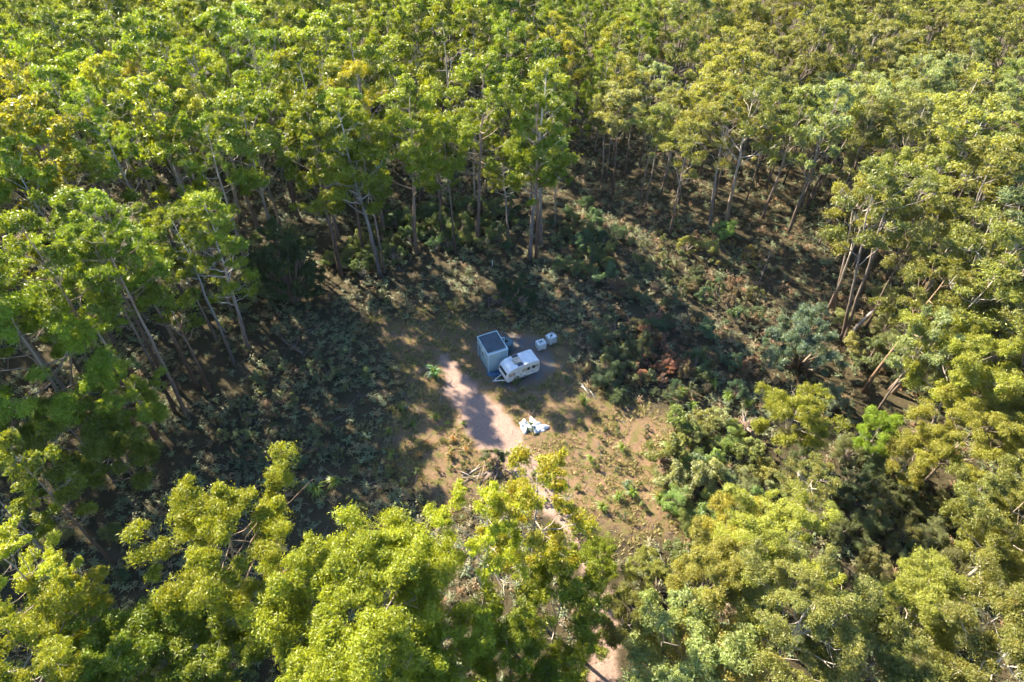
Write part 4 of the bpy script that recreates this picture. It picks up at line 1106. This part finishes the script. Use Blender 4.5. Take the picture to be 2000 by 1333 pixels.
# uprooted stump with splayed roots
p = at(1452, 850)
st = thing('uprooted_stump', 'uprooted grey stump with splayed roots right of the sunny ground', 'stump', (p[0], p[1], T(p[0], p[1])))
rg = np.random.default_rng(12)
mb = MB(); mb.tube([(0, 0, -.2), (.05, .1, .6), (.1, .35, 1.2), (.0, .5, 1.6)], np.array([.75, .8, .65, .35]), 9, hfrac=.2); mb.build('stump', M_DEAD, st, True).color = (.5, .4, .33, 1)
for k in range(20):
    a = rg.uniform(0, 6.28); l = rg.uniform(.7, 2.0); d = np.array([math.cos(a), math.sin(a), rg.uniform(-.3, .7)]); s0 = np.array([.05, .35, 1.1])
    m_ = s0 + d * l * .5 + rg.normal(size=3) * .18; mb = MB()
    mb.tube(bezier(s0, m_, s0 + d * l + np.array([0, 0, rg.normal() * .2]), 7) + rg.normal(size=(7, 3)) * .04, np.linspace(.17, .03, 7), 6, hfrac=rg.uniform(0, .9)); mb.build('root', M_DEAD, st, True).color = (.75, .65, .6, 1)

# fallen logs
def log(label, a, b, r, za, zb, seed, col=(1, 1, 1)):
    rg = np.random.default_rng(seed); pa, pb = at(*a), at(*b)
    A = np.array([pa[0], pa[1], T(pa[0], pa[1]) + za]); B = np.array([pb[0], pb[1], T(pb[0], pb[1]) + zb])
    o = thing('fallen_log', label, 'log', tuple(A), 0, 'fallen logs'); t = np.linspace(0, 1, 8)[:, None]
    P = (B - A) * t + rg.normal(size=(8, 3)) * .06; mb = MB(); mb.tube(P, np.linspace(r, r * .5, 8), 7, hfrac=.5)
    c = mb.build('trunk', M_DEAD, o, True); c.color = (*col, 1)
    for k in range(5):
        s = P[rg.integers(2, 8)]; d = rg.normal(size=3) * .8 + np.array([0, 0, .7]); mb = MB()
        mb.tube(bezier(s, s + d * .5 + rg.normal(size=3) * .15, s + d, 5), np.linspace(r * .35, .02, 5), 5, hfrac=.8); c = mb.build('branch', M_DEAD, o, True); c.color = (*col, 1)
log('grey fallen log with bare branches leaning above the wattle', (1662, 655), (1730, 590), .28, .6, 1.6, 1)
log('pale fallen branch in the bottom right thicket', (1560, 1218), (1625, 1200), .12, 2.5, 3, 2, (1.2, 1.1, 1))
log('dark log lying beside the deep shade left of the evergreen', (590, 690), (545, 662), .2, .15, .15, 3, (.5, .42, .38))
log('small brown log on the sunny ground at the right', (1180, 836), (1195, 846), .08, .08, .08, 4, (.4, .3, .25))

thicket([(1130, 800), (1280, 830), (1340, 950), (1330, 1050), (1200, 1020), (1080, 930), (1090, 880)], 46, ['shrub', 'spire'], [(.12, .13, .05), (.10, .12, .05), (.14, .12, .06), (.09, .12, .06)], (.35, .95), 'low herbs of the sunny ground', 'on the sunny ground', .9)
thicket([(740, 830), (880, 840), (960, 940), (860, 990), (760, 930)], 24, ['shrub', 'spire'], [(.12, .13, .06), (.13, .11, .05), (.09, .12, .05)], (.35, .9), 'low herbs of the left bank', 'on the left bank of the track', 1.0)
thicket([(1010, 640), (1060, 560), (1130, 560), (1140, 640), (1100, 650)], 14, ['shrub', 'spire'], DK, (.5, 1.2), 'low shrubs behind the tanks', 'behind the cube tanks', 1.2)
thicket([(1030, 900), (1090, 960), (1170, 1080), (1150, 1110), (1080, 1020)], 14, ['shrub', 'spire'], [(.10, .125, .05), (.13, .13, .05)], (.6, 1.5), 'shrubs beside the lower track', 'beside the lower track', 1.2)

thicket([(640, 520), (740, 440), (900, 400), (1020, 420), (1020, 490), (900, 480), (800, 500), (700, 550)], 44, ['shrub', 'scrub'], [(.05, .085, .04), (.07, .10, .045), (.09, .12, .05)], (1.6, 3.6), 'undergrowth below the tall gums', 'between the trunks behind the shed', 1.9)
thicket([(1065, 430), (1150, 400), (1210, 470), (1180, 560), (1090, 540)], 24, ['shrub', 'scrub'], [(.05, .085, .045), (.07, .10, .05)], (1.4, 3.2), 'undergrowth right of the triple trunks', 'right of the triple trunks', 1.7)
thicket([(430, 600), (540, 560), (600, 640), (520, 690), (450, 690)], 14, ['shrub', 'spire'], [(.09, .12, .06), (.12, .14, .08)], (1, 2.2), 'undergrowth before the evergreen', 'below the dense evergreen', 1.7)

thicket([(1215, 640), (1290, 620), (1360, 680), (1350, 760), (1270, 770), (1220, 720)], 26, ['shrub', 'spire'], [(.18, .10, .075), (.16, .10, .08), (.20, .115, .08)], (1.0, 2.0), 'rusty brown shrubs right of the caravan', 'in the rusty brown patch', 1.1)

# ------------------------------------------------------------------ the thin sunlit air over the forest
mb = MB(); mb.box((0, 0, 26), (1960, 1960, 80))
hz = bpy.data.materials.new('thin_haze'); hz.use_nodes = True
N = hz.node_tree.nodes; N.remove(N['Principled BSDF'])
pv = N.new('ShaderNodeVolumePrincipled'); pv.inputs['Color'].default_value = (.97, .98, 1, 1); pv.inputs['Density'].default_value = .00004; pv.inputs['Anisotropy'].default_value = .55
hz.node_tree.links.new(pv.outputs[0], N['Material Output'].inputs['Volume'])
tag(mb.build('haze', hz), 'thin pale haze in the air over the forest', 'haze', kind='stuff')
